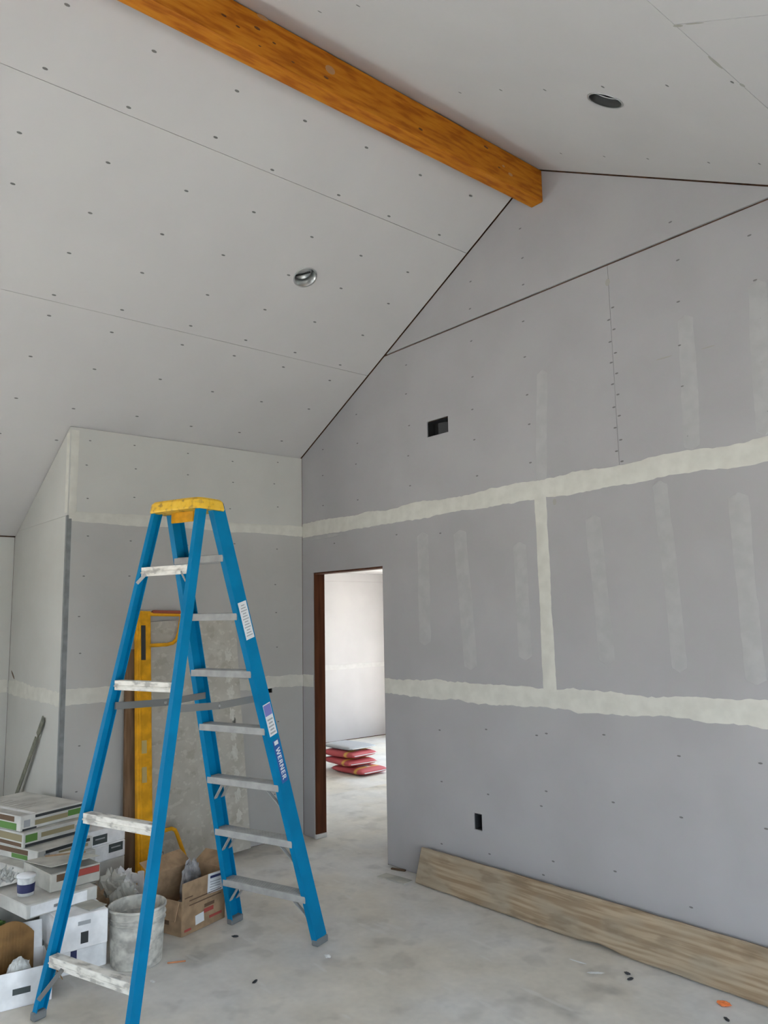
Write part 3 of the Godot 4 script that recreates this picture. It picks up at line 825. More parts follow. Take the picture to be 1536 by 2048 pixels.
# ------------------------------------------------------------------ ladder
func build_ladder() -> void:
	var H := 2.272
	var L := thing("step_ladder", "tall blue fibreglass step ladder with yellow top cap", "ladder", Vector3(1.73, 0, 1.892), 0.3077)
	# local x = width (right rail +), local -z = front (step side)
	var rails := {
		"fl": [Vector3(-0.3005, 0, -0.709), Vector3(-0.1495, H, -0.056)], "fr": [Vector3(0.3005, 0, -0.709), Vector3(0.1495, H, -0.056)],
		"rl": [Vector3(-0.287, 0, 0.551), Vector3(-0.1525, H, 0.056)], "rr": [Vector3(0.287, 0, 0.551), Vector3(0.1525, H, 0.056)]}
	var at := func(k: String, y: float) -> Vector3: return rails[k][0].lerp(rails[k][1], y / H)
	for k in ["fl", "fr", "rl", "rr"]:
		var s := -1.0 if k.ends_with("l") else 1.0
		var front: bool = k.begins_with("f")
		var web := 0.086 if front else 0.052
		var fla := 0.034 if front else 0.026
		var a: Vector3 = at.call(k, 0.03) + Vector3(s * 0.018, 0, 0)
		var b: Vector3 = at.call(k, H + 0.02) + Vector3(s * 0.018, 0, 0)
		part(L, "front_rail" if front else "rear_rail", extrude(channel(web, fla, 0.005, -s), a, b, Vector3(1, 0, 0)), M.blue)
		# moulded foot
		var t: Vector3 = (b - a).normalized()
		var foot := Node3D.new()
		var p0: Vector3 = at.call(k, 0.0)
		part(L, "foot", box(Vector3(fla + 0.008, 0.036, web + 0.010), 0.005, Vector3(p0.x + s * 0.018 - s * fla / 2, 0.019, p0.z + t.z * 0.02)), M.rubber)
		foot.free()
	# seven steps with lips and end brackets
	for i in 7:
		var y := 0.265 + 0.2955 * i
		var l: Vector3 = at.call("fl", y)
		var r: Vector3 = at.call("fr", y)
		var w := r.x - l.x + 0.018
		var zc := l.z
		var st := begin()
		add_bevel(st, Vector3(w, 0.006, 0.086), 0.002, Vector3(0, y, zc))
		add_bevel(st, Vector3(w, 0.036, 0.006), 0.002, Vector3(0, y - 0.016, zc - 0.042))
		add_bevel(st, Vector3(w, 0.036, 0.006), 0.002, Vector3(0, y - 0.016, zc + 0.042))
		for q in 5:
			add_bevel(st, Vector3(w - 0.03, 0.0025, 0.006), 0.001, Vector3(0, y + 0.0035, zc - 0.03 + 0.015 * q))
		part(L, "step", done(st), M.aluminium)
		if i < 3:
			# diagonal braces from under the step down to the rails
			for s in [-1.0, 1.0]:
				var rk := "fl" if s < 0 else "fr"
				var lo: Vector3 = at.call(rk, y - 0.125)
				for dz in [-0.028, 0.028]:
					part(L, "step_brace", extrude(PackedVector2Array([Vector2(-0.011, -0.002), Vector2(0.011, -0.002), Vector2(0.011, 0.002), Vector2(-0.011, 0.002)]), Vector3(lo.x - s * 0.012, lo.y, lo.z + dz), Vector3(lo.x - s * 0.115, y - 0.012, zc + dz), Vector3(0, 0, 1)), M.aluminium)
	# four rear horizontals, splashed with mud
	var ry := [0.232, 0.815, 1.408, 1.957]
	for i in 4:
		var y: float = ry[i]
		var l: Vector3 = at.call("rl", y)
		var r: Vector3 = at.call("rr", y)
		var w := r.x - l.x - 0.016
		var st := begin()
		add_bevel(st, Vector3(w, 0.046, 0.004), 0.0015, Vector3(0, y, l.z + 0.022))
		add_bevel(st, Vector3(w, 0.004, 0.044), 0.0015, Vector3(0, y + 0.021, l.z))
		add_bevel(st, Vector3(w, 0.008, 0.006), 0.002, Vector3(0, y - 0.004, l.z + 0.026))
		part(L, "rear_rung", done(st), M.splattered)
	for s in [-1.0, 1.0]:
		var rk := "rl" if s < 0 else "rr"
		var lo: Vector3 = at.call(rk, 0.09)
		if s < 0:
			part(L, "rear_brace", extrude(rect(-0.009, -0.006, 0.009, 0.006), Vector3(lo.x - s * 0.01, lo.y, lo.z + 0.03), Vector3(lo.x - s * 0.12, 0.222, at.call(rk, 0.22).z + 0.028), Vector3(0, 1, 0.3)), M.bar)
		var hi: Vector3 = at.call(rk, 1.90)
		part(L, "rear_brace", extrude(rect(-0.008, -0.002, 0.008, 0.002), Vector3(hi.x - s * 0.005, hi.y, hi.z + 0.03), Vector3(hi.x - s * 0.05, 1.945, at.call(rk, 1.945).z + 0.026), Vector3(0, 1, 0.3)), M.aluminium)
	# hinged spreaders on both sides
	for s in [-1.0, 1.0]:
		var a: Vector3 = at.call("rl" if s < 0 else "rr", 1.31)
		var b: Vector3 = at.call("fl" if s < 0 else "fr", 1.305)
		var m := a.lerp(b, 0.52) + Vector3(0, -0.012, 0)
		a.x -= s * 0.022
		b.x -= s * 0.022
		m.x -= s * 0.022
		part(L, "spreader", extrude(rect(-0.004, -0.017, 0.004, 0.017), a, m, Vector3(1, 0, 0)), M.bar)
		part(L, "spreader", extrude(rect(-0.002, -0.017, 0.006, 0.017), m, b, Vector3(1, 0, 0)), M.bar)
		part(L, "hinge_pin", tube([m + Vector3(-0.009, 0, 0), m + Vector3(0.009, 0, 0)], 0.008, 10), M.aluminium)
	# moulded cap: rounded, tapering block with a lip and an inner tab
	var st := begin()
	var ring := []
	for lvl in [[0.0, 0.186, 0.104], [0.008, 0.190, 0.108], [0.046, 0.182, 0.102], [0.057, 0.172, 0.092], [0.060, 0.154, 0.074]]:
		var r := []
		for q in 40:
			var w := TAU * q / 40.0
			var c := cos(w)
			var s := sin(w)
			r.append(Vector3(signf(c) * pow(absf(c), 0.36) * lvl[1], H - 0.012 + lvl[0], signf(s) * pow(absf(s), 0.36) * lvl[2]))
		ring.append(r)
	var mid := Vector3(0, H + 0.02, 0)
	for i in ring.size() - 1:
		for q in 40:
			var e := (q + 1) % 40
			quad(st, ring[i][q], ring[i][e], ring[i + 1][e], ring[i + 1][q], (ring[i][q] + ring[i + 1][e]) / 2 - mid)
	for q in 40:
		tri(st, Vector3(0, H + 0.046, 0), ring[4][q], ring[4][(q + 1) % 40], Vector3.UP)
		tri(st, Vector3(0, H - 0.012, 0), ring[0][q], ring[0][(q + 1) % 40], Vector3.DOWN)
	part(L, "top_cap", done(st), M.cap_yellow)
	part(L, "cap_tab", box(Vector3(0.16, 0.055, 0.010), 0.003, Vector3(-0.01, H - 0.036, 0.02)), M.bench_yellow)
	# stickers on the outside of the right front rail
	var fr0: Vector3 = at.call("fr", 0.0)
	var fr1: Vector3 = at.call("fr", H)
	var ax := (fr1 - fr0).normalized()
	var out := (Vector3(1, 0, 0) - ax * ax.x).normalized()
	var acr := ax.cross(out)
	var bs := Basis(out, ax, acr * -1.0)
	bs = Basis(out, ax, out.cross(ax))
	var mid_of := func(y0: float, y1: float, off: float, lift: float) -> Vector3:
		return (at.call("fr", y0) + at.call("fr", y1)) / 2.0 + Vector3(0.018, 0, 0) + bs * Vector3(0.0004 + lift, 0, off)
	var sticker := func(called: String, y0: float, y1: float, wide: float, off: float, m: Material) -> MeshInstance3D:
		return part(L, called, box(Vector3(0.0008, (at.call("fr", y1) - at.call("fr", y0)).length(), wide)), m, mid_of.call(y0, y1, off, 0.0), bs)
	var print_on := func(under: MeshInstance3D, called: String, y0: float, y1: float, wide: float, off: float, m: Material) -> void:
		part(under, called, box(Vector3(0.0008, (at.call("fr", y1) - at.call("fr", y0)).length(), wide)), m, bs.inverse() * (mid_of.call(y0, y1, off, 0.0006) - under.position))
	var warn: MeshInstance3D = sticker.call("warning_label", 1.612, 1.80, 0.062, -0.004, M.white_print)
	for q in 12:
		print_on.call(warn, "print_line", 1.628 + q * 0.0138, 1.633 + q * 0.0138, 0.046 - 0.010 * (q % 3), -0.004, M.grey_print)
	var rate: MeshInstance3D = sticker.call("rating_label", 1.112, 1.275, 0.058, -0.004, M.white_print)
	print_on.call(rate, "rating_band", 1.215, 1.270, 0.054, -0.004, M.violet_print)
	for q in 5:
		print_on.call(rate, "print_line", 1.122 + q * 0.017, 1.130 + q * 0.017, 0.042 - 0.012 * (q % 2), -0.004, M.grey_print)
	var maker: MeshInstance3D = sticker.call("name_label", 0.865, 1.085, 0.050, -0.008, mat(lin(0.02, 0.10, 0.33), 0.5))
	print_on.call(maker, "name_mark", 1.060, 1.080, 0.030, -0.008, M.white_print)
	var tm := TextMesh.new()
	tm.text = "WERNER"
	var font := SystemFont.new()
	font.font_names = PackedStringArray(["Droid Sans"])
	font.font_weight = 700
	tm.font = font
	tm.font_size = 32
	tm.pixel_size = 0.0013
	tm.depth = 0.0008
	# reads downwards along the rail
	var tb := Basis(-ax, -(out.cross(ax)) * -1.0, out)
	tb.y = tb.z.cross(tb.x)
	part(maker, "lettering", tm, M.white_print, bs.inverse() * (at.call("fr", 0.962) + Vector3(0.018, 0, 0) + bs * Vector3(0.0016, 0, -0.008) - maker.position), bs.inverse() * tb)

# ------------------------------------------------------------------ cartons and the pile
# near corner (x, z), turn of its front edge, length, depth, heights
func carton(called: String, label: String, n: Vector2, deg: float, length: float, depth: float, y0: float, y1: float, m: Material, group := "") -> Node3D:
	var t := deg_to_rad(deg)
	var u := Vector3(cos(t), 0, -sin(t))
	var d := Vector3(-sin(t), 0, -cos(t))
	var o := thing(called, label, "box", Vector3(n.x, y0, n.y) + u * length / 2.0 + d * depth / 2.0, t, group)
	o.set_meta("size", Vector3(length, y1 - y0, depth))
	part(o, "carton_body", box(Vector3(length, y1 - y0, depth), 0.004, Vector3(0, (y1 - y0) / 2, 0)), m)
	return o

func decal(o: Node3D, called: String, face: String, a: float, b: float, w: float, h: float, m: Material, lift := 0.0) -> void:
	# a, b: centre as shares of the face (-0.5..0.5); w, h in metres
	var s: Vector3 = o.get_meta("size")
	var e := 0.0005 + lift
	if face == "front":
		part(o, called, box(Vector3(w, h, 0.001)), m, Vector3(a * s.x, s.y * (0.5 + b), s.z / 2 + e))
	elif face == "left":
		part(o, called, box(Vector3(0.001, h, w)), m, Vector3(-s.x / 2 - e, s.y * (0.5 + b), a * s.z))
	elif face == "top":
		part(o, called, box(Vector3(w, 0.001, h)), m, Vector3(a * s.x, s.y + e, b * s.z))

func crumpled(sx: float, sz: float, lift: float, s: int, nx := 26, nz := 26, slope := 0.0) -> ArrayMesh:
	# creased sheet with thickness, base at y = 0
	var g := noise(s, 1.0, 4)
	var r := noise(s + 1, 1.0, 2)
	var st := begin()
	var pt := func(i: int, j: int, e: float) -> Vector3:
		var u := float(i) / nx - 0.5
		var v := float(j) / nz - 0.5
		var y := lift * (0.5 + 0.5 * absf(g.get_noise_2d(u * 9.0 * sx / 0.4, v * 9.0 * sz / 0.4)) * 2.2 - 0.35) + slope * u
		return Vector3(u * sx * (1.0 + 0.18 * r.get_noise_1d(v * 7.0)), maxf(y, slope * u) + e + 0.001, v * sz * (1.0 + 0.18 * r.get_noise_1d(u * 7.0 + 20.0)))
	for i in nx:
		for j in nz:
			quad(st, pt.call(i, j, 0.0015), pt.call(i + 1, j, 0.0015), pt.call(i + 1, j + 1, 0.0015), pt.call(i, j + 1, 0.0015), Vector3.UP)
			quad(st, pt.call(i, j, 0.0), pt.call(i + 1, j, 0.0), pt.call(i + 1, j + 1, 0.0), pt.call(i, j + 1, 0.0), Vector3.DOWN)
	return done(st)

func lump(s: Vector3, seed_: int, amp := 0.25) -> ArrayMesh:
	# creased rounded lump, base at y = 0
	var g := noise(seed_, 1.6, 3)
	var st := begin()
	var nu := 24
	var nv := 14
	var pt := func(i: int, j: int) -> Vector3:
		var a := TAU * i / nu
		var b := PI * j / nv - PI / 2
		var d := Vector3(cos(b) * cos(a), sin(b), cos(b) * sin(a))
		d *= 1.0 + amp * absf(g.get_noise_3d(d.x * 2, d.y * 2, d.z * 2)) * 2.0 - amp * 0.5
		return Vector3(d.x * s.x / 2, maxf(0.0, s.y / 2 + d.y * s.y / 2), d.z * s.z / 2)
	for i in nu:
		for j in nv:
			var q0: Vector3 = pt.call(i, j)
			var q2: Vector3 = pt.call(i + 1, j + 1)
			quad(st, q0, pt.call(i + 1, j), q2, pt.call(i, j + 1), (q0 + q2) / 2 - Vector3(0, s.y / 2, 0))
	return done(st)

func build_pile() -> void:
	# stack of printed flat cartons at the far left
	var grp := "flat printed cartons stacked at the left"
	var names := ["white printed carton lying third from the top of the left stack", "green patched carton second from the top of the left stack", "flat printed carton on top of the left stack"]
	var spec := [[Vector2(0.59, 2.215), 108.0, 0.37, 0.60, 0.362, 0.430], [Vector2(0.47, 2.262), 106.0, 0.43, 0.64, 0.431, 0.514], [Vector2(0.424, 2.268), 107.0, 0.425, 0.62, 0.515, 0.602]]
	for i in 3:
		var s: Array = spec[i]
		var o := carton("flat_carton", names[i], s[0], s[1], s[2], s[3], s[4], s[5], M.carton_grey, grp)
		if i == 2:
			decal(o, "printed_band", "front", 0.10, 0.30, 0.32, 0.016, M.black_print)
			decal(o, "printed_band", "front", -0.02, -0.12, 0.22, 0.028, M.tan_print)
			decal(o, "printed_band", "front", 0.36, -0.05, 0.10, 0.034, M.green_print)
			decal(o, "printed_mark", "front", -0.40, -0.05, 0.040, 0.040, M.grey_print)
			decal(o, "printed_band", "front", -0.36, -0.42, 0.09, 0.010, M.black_print)
			decal(o, "printed_band", "left", 0.0, 0.25, 0.50, 0.030, M.brown_print)
			decal(o, "printed_band", "left", 0.28, -0.22, 0.20, 0.038, M.green_print)
			for q in 7:
				decal(o, "print_line", "top", -0.18 + 0.06 * (q % 3), -0.30 + 0.085 * q, 0.10 + 0.03 * (q % 2), 0.008, M.carton_dusty)
			decal(o, "taped_seam", "top", -0.30, 0.0, 0.035, 0.60, M.carton_white)
		elif i == 1:
			decal(o, "printed_band", "front", -0.38, 0.10, 0.075, 0.042, M.green_print)
			decal(o, "printed_band", "front", 0.02, 0.12, 0.22, 0.026, M.tan_print)
			decal(o, "printed_band", "front", -0.05, -0.36, 0.36, 0.016, M.black_print)
			decal(o, "printed_mark", "front", 0.34, 0.0, 0.045, 0.03, M.grey_print)
			decal(o, "printed_band", "left", 0.05, 0.15, 0.55, 0.038, M.tan_print)
			decal(o, "printed_band", "left", 0.10, -0.30, 0.48, 0.020, M.brown_print)
		else:
			decal(o, "printed_band", "front", 0.04, 0.28, 0.30, 0.018, M.black_print)
			decal(o, "printed_band", "front", 0.14, -0.08, 0.20, 0.018, M.tan_print)
			decal(o, "printed_mark", "front", -0.34, -0.02, 0.036, 0.030, M.grey_print)
			decal(o, "printed_band", "left", 0.0, 0.2, 0.42, 0.026, M.brown_print)
			decal(o, "printed_band", "left", 0.22, -0.2, 0.15, 0.024, M.green_print)
	# boxes that carry the stack
	carton("storage_carton", "dusty carton on the floor under the left carton stack", Vector2(0.66, 2.30), 105.0, 0.46, 0.66, 0.0, 0.18, M.carton_dusty)
	carton("storage_carton", "pale carton directly below the stack of printed cartons", Vector2(0.64, 2.29), 106.0, 0.45, 0.64, 0.181, 0.361, M.carton_grey)
	carton("storage_carton", "dusty carton on the floor below the long flat carton", Vector2(0.965, 2.56), 95.0, 0.42, 0.26, 0.0, 0.309, M.carton_dusty)

	# pale cartons with slate labels against the left wall
	var wn := ["pale carton with slate label, topmost of four by left wall", "pale carton with slate label, second of four by left wall", "pale carton third from top in the pile by left wall", "pale carton at floor level of the pile by left wall"]
	for i in 4:
		var o := carton("label_carton", wn[i], Vector2(0.272 + 0.004 * (i % 2), 1.838), 104.0, 0.30, 0.17, 0.30 - 0.10 * i + 0.0005, 0.40 - 0.10 * i, M.carton_white if i < 2 else M.carton_grey, "pale label cartons by the left wall")
		if i < 2:
			decal(o, "slate_label", "front", -0.13 if i == 0 else 0.26, -0.10 if i == 0 else 0.18, 0.105, 0.052, M.slate_print)
			decal(o, "label_print", "front", -0.13 if i == 0 else 0.26, -0.06 if i == 0 else 0.2, 0.07, 0.008, M.grey_print, 0.0006)
	# bright white boxes beside the bucket
	var w2 := carton("white_box", "lower white box on the floor left of the bucket", Vector2(1.265, 2.305), 88.0, 0.235, 0.27, 0.0, 0.150, M.carton_white, "white boxes beside the bucket")
	decal(w2, "black_mark", "front", -0.20, 0.10, 0.030, 0.060, M.navy_print)
	var w1 := carton("white_box", "upper white box with small black square left of the bucket", Vector2(1.385, 2.355), 88.0, 0.240, 0.31, 0.151, 0.309, M.carton_white, "white boxes beside the bucket")
	decal(w1, "black_square", "front", 0.03, -0.18, 0.036, 0.052, M.black_print)
	decal(w1, "grey_print", "front", 0.02, 0.25, 0.06, 0.018, M.grey_print)
	# long flat carton and the brown edged carton on it
	var f1 := carton("long_carton", "long flat whitish carton lying across the white boxes", Vector2(1.282, 2.47), 99.4, 0.367, 0.39, 0.310, 0.374, M.carton_grey)
	decal(f1, "stained_spot", "front", -0.10, -0.05, 0.022, 0.014, M.grey_print)
	decal(f1, "front_panel", "front", -0.05, 0.0, 0.29, 0.050, M.carton_white)
	var e1 := carton("open_carton", "dusty carton with brown printed edge on the long flat carton", Vector2(1.178, 2.330), 96.0, 0.262, 0.33, 0.375, 0.462, M.carton_dusty)
	part(e1, "lid", box(Vector3(0.256, 0.004, 0.325), 0.001, Vector3(0, 0, 0.1625)), M.carton_dusty, Vector3(0, 0.090, -0.163), Basis(Vector3(1, 0, 0), -0.10))
	decal(e1, "brown_edge", "front", 0.05, 0.22, 0.225, 0.034, M.brown_print)
	decal(e1, "red_edge", "front", 0.26, 0.22, 0.11, 0.030, M.red_print, 0.0006)
	# crumpled plastic over the middle of the pile
	var pl := thing("plastic_sheet", "crumpled whitish plastic sheet lying below the printed cartons", "plastic sheet", Vector3(0.84, 0.376, 2.56), 0.2)
	part(pl, "sheet", crumpled(0.22, 0.34, 0.07, 201), M.plastic)
	var tub := thing("compound_tub", "small white tub with navy label on the long carton", "tub", Vector3(1.11, 0.3755, 2.425))
	part(tub, "tub_body", lathe([Vector2(0.0, 0.0), Vector2(0.038, 0.0), Vector2(0.042, 0.085), Vector2(0.0, 0.085)], 28), M.plastic)
	part(tub, "navy_label", lathe([Vector2(0.0395, 0.015), Vector2(0.0425, 0.055), Vector2(0.040, 0.056)], 28), M.navy_print)
	part(tub, "lid", lathe([Vector2(0.0, 0.085), Vector2(0.045, 0.085), Vector2(0.045, 0.095), Vector2(0.0, 0.097)], 28), M.carton_white)

	var fc := thing("flattened_carton", "flattened pale carton piece lying over the white box top", "cardboard", Vector3(1.30, 0.3100, 2.17), 0.25)
	part(fc, "panel", box(Vector3(0.13, 0.005, 0.10), 0.001, Vector3(0, 0.003, 0)), M.carton_dusty)
	var st1 := thing("paint_stick", "thin pale wooden stick lying on the dusty open carton", "stick", Vector3(1.00, 0.497, 2.20), 1.2)
	part(st1, "stick", box(Vector3(0.20, 0.004, 0.022), 0.001, Vector3(0, 0.003, 0)), M.cardboard)
	# open white box in front with flaps and plastic inside
	var g := thing("open_white_box", "open white box with plastic inside, at the front of the pile", "box", Vector3(1.33, 0, 2.515), deg_to_rad(82.0))
	var gl := 0.265
	var gd := 0.24
	var gh := 0.155
	for s in [-1.0, 1.0]:
		part(g, "side_panel", box(Vector3(gl, gh, 0.004), 0.001, Vector3(0, gh / 2 + 0.001, s * gd / 2)), M.carton_white)
		part(g, "end_panel", box(Vector3(0.004, gh, gd), 0.001, Vector3(s * gl / 2, gh / 2 + 0.001, 0)), M.carton_white)
	part(g, "bottom", box(Vector3(gl, 0.004, gd), 0.0, Vector3(0, 0.003, 0)), M.cardboard)
	part(g, "dark_band", box(Vector3(0.075, 0.026, 0.001)), M.slate_print, Vector3(0.005, 0.070, gd / 2 + 0.0026))
	part(g, "brown_flap", box(Vector3(0.10, 0.004, gd * 0.9), 0.001, Vector3(0.05, 0, 0)), M.cardboard_dark, Vector3(gl / 2, gh, 0), Basis(Vector3(0, 0, 1), -1.05))
	part(g, "white_flap", box(Vector3(0.10, 0.004, gd * 0.9), 0.001, Vector3(-0.05, 0, 0)), M.carton_white, Vector3(-gl / 2, gh, 0), Basis(Vector3(0, 0, 1), -1.2))
	part(g, "white_flap", box(Vector3(gl * 0.95, 0.004, 0.12), 0.001, Vector3(0, 0, -0.06)), M.carton_white, Vector3(0, gh, -gd / 2), Basis(Vector3(1, 0, 0), 1.25))
	var cb := thing("cardboard_scrap", "bent brown cardboard piece standing in the open white box", "cardboard", Vector3(1.29, 0.008, 2.525), deg_to_rad(82.0))
	var st := begin()
	for i in 14:
		var p0 := -0.10 + 0.2 * i / 14.0
		var p1 := -0.10 + 0.2 * (i + 1) / 14.0
		var y0 := 0.30 - 5.0 * pow(p0 + 0.02, 2.0)
		var y1 := 0.30 - 5.0 * pow(p1 + 0.02, 2.0)
		for e in [0.0, -0.004]:
			quad(st, Vector3(p0, 0, -0.05 + e), Vector3(p1, 0, -0.05 + e), Vector3(p1, y1, -0.05 + e - 0.02 * sin(p1 * 20.0)), Vector3(p0, y0, -0.05 + e - 0.02 * sin(p0 * 20.0)), Vector3(0, 0, 1 if e == 0.0 else -1))
	part(cb, "panel", done(st), M.cardboard_dark)
	var bag := thing("plastic_bag", "crumpled clear plastic bag stuffed in the open white box", "plastic bag", Vector3(1.385, 0.008, 2.525), 0.4)
	part(bag, "bag", lump(Vector3(0.085, 0.175, 0.13), 211, 0.18), M.plastic)

	# green sack at the picture's left edge
	var gb := thing("green_sack", "dark green sack at the left edge of the pile", "sack", Vector3(1.075, 0.0, 2.600), 0.1)
	part(gb, "sack_body", lump(Vector3(0.17, 0.25, 0.22), 221, 0.2), M.dark_bag)
	part(gb, "green_top", lump(Vector3(0.16, 0.10, 0.20), 222, 0.2), M.green_bag, Vector3(0, 0.185, 0))

	# brown and white scraps between the cartons and the bucket
	var s1 := thing("cardboard_scrap", "crumpled brown cardboard behind the bucket", "cardboard", Vector3(0.83, 0.0, 1.985), 0.3)
	part(s1, "scrap", lump(Vector3(0.17, 0.24, 0.15), 231, 0.45), M.cardboard)
	var s2 := thing("crumpled_bag", "dusty crumpled paper bag just behind the bucket rim", "paper bag", Vector3(0.975, 0.0, 1.865), 0.8)
	part(s2, "paper", lump(Vector3(0.15, 0.27, 0.13), 232, 0.4), M.carton_dusty)
	var s3 := thing("paper_scrap", "white crumpled paper beside the leaning brown board", "paper", Vector3(0.50, 0.0, 1.67), 0.2)
	part(s3, "paper", lump(Vector3(0.20, 0.20, 0.14), 233, 0.5), M.carton_white)
	var s5 := thing("dusty_scrap", "dusty crumpled carton wrap between the label cartons and bucket", "scrap", Vector3(0.70, 0.0, 1.83), 0.9)
	part(s5, "wrap", lump(Vector3(0.17, 0.26, 0.14), 236, 0.45), M.carton_dusty)
	var s4 := thing("paper_roll", "short white paper roll standing by the leaning brown board", "roll", Vector3(0.48, 0.0, 1.555))
	part(s4, "roll", lathe([Vector2(0.0, 0.0), Vector2(0.020, 0.0), Vector2(0.021, 0.16), Vector2(0.008, 0.161), Vector2(0.008, 0.13), Vector2(0.0, 0.13)], 20), M.carton_white)
	var pb := carton("small_carton", "small white carton with blue print right of the bucket", Vector2(1.165, 1.815), 84.0, 0.07, 0.10, 0.0, 0.15, M.carton_white)
	decal(pb, "blue_print", "front", 0.0, 0.0, 0.03, 0.05, M.violet_print)

	# mud bucket
	var bk := thing("mud_bucket", "dirty white plastic bucket caked with joint compound", "bucket", Vector3(1.345, 0, 1.945))
	part(bk, "pail", lathe([Vector2(0.0, 0.0), Vector2(0.122, 0.0), Vector2(0.126, 0.006), Vector2(0.139, 0.275), Vector2(0.136, 0.277), Vector2(0.134, 0.274), Vector2(0.121, 0.012), Vector2(0.0, 0.012)], 44), M.bucket)
	for y in [0.205, 0.230]:
		part(bk, "rib", lathe([Vector2(0.1355 + (y - 0.205) * 0.05, y), Vector2(0.1415 + (y - 0.205) * 0.05, y + 0.002), Vector2(0.1415 + (y - 0.205) * 0.05, y + 0.006), Vector2(0.1355 + (y - 0.205) * 0.05, y + 0.008)], 44), M.bucket)
	part(bk, "rim", lathe([Vector2(0.134, 0.274), Vector2(0.136, 0.280), Vector2(0.142, 0.280), Vector2(0.145, 0.276), Vector2(0.144, 0.266), Vector2(0.139, 0.263)], 44), M.bucket)
	part(bk, "dried_mud", lathe([Vector2(0.0, 0.205), Vector2(0.06, 0.202), Vector2(0.11, 0.196), Vector2(0.1305, 0.212)], 40), M.bucket_in)
	var hp := []
	for q in 17:
		var w := PI * q / 16.0
		hp.append(Vector3(-0.04 - 0.110 * sin(w), 0.235 - 0.080 * sin(w), 0.146 * cos(w)))
	part(bk, "bail", tube(hp, 0.0025, 6), M.bar)

func build_cardboard_box() -> void:
	var t := deg_to_rad(108.0)
	var u := Vector3(cos(t), 0, -sin(t))
	var d := Vector3(-sin(t), 0, -cos(t))
	var n := Vector3(1.225, 0, 1.640)
	var l := 0.335
	var dp := 0.26
	var h := 0.275
	var o := thing("cardboard_box", "open brown cardboard box with shipping label and red print", "box", n + u * l / 2 + d * dp / 2, t)
	o.set_meta("size", Vector3(l, h, dp))
	for s in [-1.0, 1.0]:
		part(o, "side_panel", box(Vector3(l, h, 0.005), 0.001, Vector3(0, h / 2 + 0.001, s * dp / 2)), M.cardboard)
		var eh := h if s > 0 else h * 0.66
		part(o, "end_panel", box(Vector3(0.005, eh, dp), 0.001, Vector3(s * l / 2, eh / 2 + 0.001, 0)), M.cardboard)
	part(o, "bottom", box(Vector3(l, 0.005, dp), 0.0, Vector3(0, 0.0035, 0)), M.cardboard)
	part(o, "flap", box(Vector3(l * 0.94, 0.005, 0.115), 0.001, Vector3(0, 0, -0.058)), M.cardboard, Vector3(0, h, -dp / 2), Basis(Vector3(1, 0, 0), 0.55))
	part(o, "flap", box(Vector3(0.11, 0.005, dp * 0.9), 0.001, Vector3(0.055, 0, 0)), M.cardboard, Vector3(l / 2, h, 0), Basis(Vector3(0, 0, 1), 0.5))
	part(o, "flap", box(Vector3(0.10, 0.005, dp * 0.85), 0.001, Vector3(-0.05, 0, 0)), M.cardboard, Vector3(-l / 2, h * 0.66, 0), Basis(Vector3(0, 0, 1), 1.25))
	var e := dp / 2 + 0.0030
	var ship := part(o, "shipping_label", box(Vector3(0.125, 0.105, 0.001)), M.white_print, Vector3(0.088, h - 0.055, e), Basis(Vector3(0, 0, 1), -0.05))
	part(ship, "label_heading", box(Vector3(0.09, 0.014, 0.001)), M.navy_print, Vector3(0.0, 0.033, 0.0008))
	for q in 4:
		part(ship, "print_line", box(Vector3(0.085 - 0.01 * (q % 2), 0.005, 0.001)), M.grey_print, Vector3(-0.003, 0.007 - 0.014 * q, 0.0008))
	part(o, "sticker", box(Vector3(0.066, 0.050, 0.001)), M.white_print, Vector3(-0.035, 0.060, e), Basis(Vector3(0, 0, 1), 0.08))
	part(o, "red_print", box(Vector3(0.075, 0.022, 0.001)), M.red_print, Vector3(0.035, 0.088, e))
	part(o, "red_print", box(Vector3(0.10, 0.014, 0.001)), M.red_print, Vector3(0.09, 0.044, e))
	part(o, "red_print", box(Vector3(0.05, 0.012, 0.001)), M.red_print, Vector3(-0.125, 0.026, e))
	part(o, "dark_print", box(Vector3(0.078, 0.018, 0.001)), M.brown_print, Vector3(0.040, 0.115, e))
	for q in 2:
		part(o, "print_line", box(Vector3(0.25, 0.006, 0.001)), M.brown_print, Vector3(0.01, 0.150 + 0.024 * q, e))
	part(o, "print_line", box(Vector3(0.06, 0.006, 0.001)), M.brown_print, Vector3(-0.12, 0.195, e))
	part(o, "red_print", box(Vector3(0.001, 0.07, 0.07)), M.brown_print, Vector3(-l / 2 - 0.003, 0.085, 0.0))
	var c := thing("plastic_wrap", "grey crumpled plastic wrap poking out of the brown cardboard box", "plastic wrap", n + u * l * 0.70 + d * dp * 0.66 + Vector3(0, 0.007, 0), t)
	part(c, "wrap", lump(Vector3(0.15, 0.31, 0.09), 241, 0.20), mottled(Color(lin(0.30, 0.29, 0.29)), 0.2, 242, 0.02, 3.0, 0.35))
	var c2 := thing("paper_scrap", "pale paper scraps inside the brown cardboard box", "paper", n + u * l * 0.24 + d * dp * 0.5 + Vector3(0, 0.007, 0), t)
	part(c2, "scrap", lump(Vector3(0.12, 0.13, 0.12), 243, 0.35), M.carton_dusty)

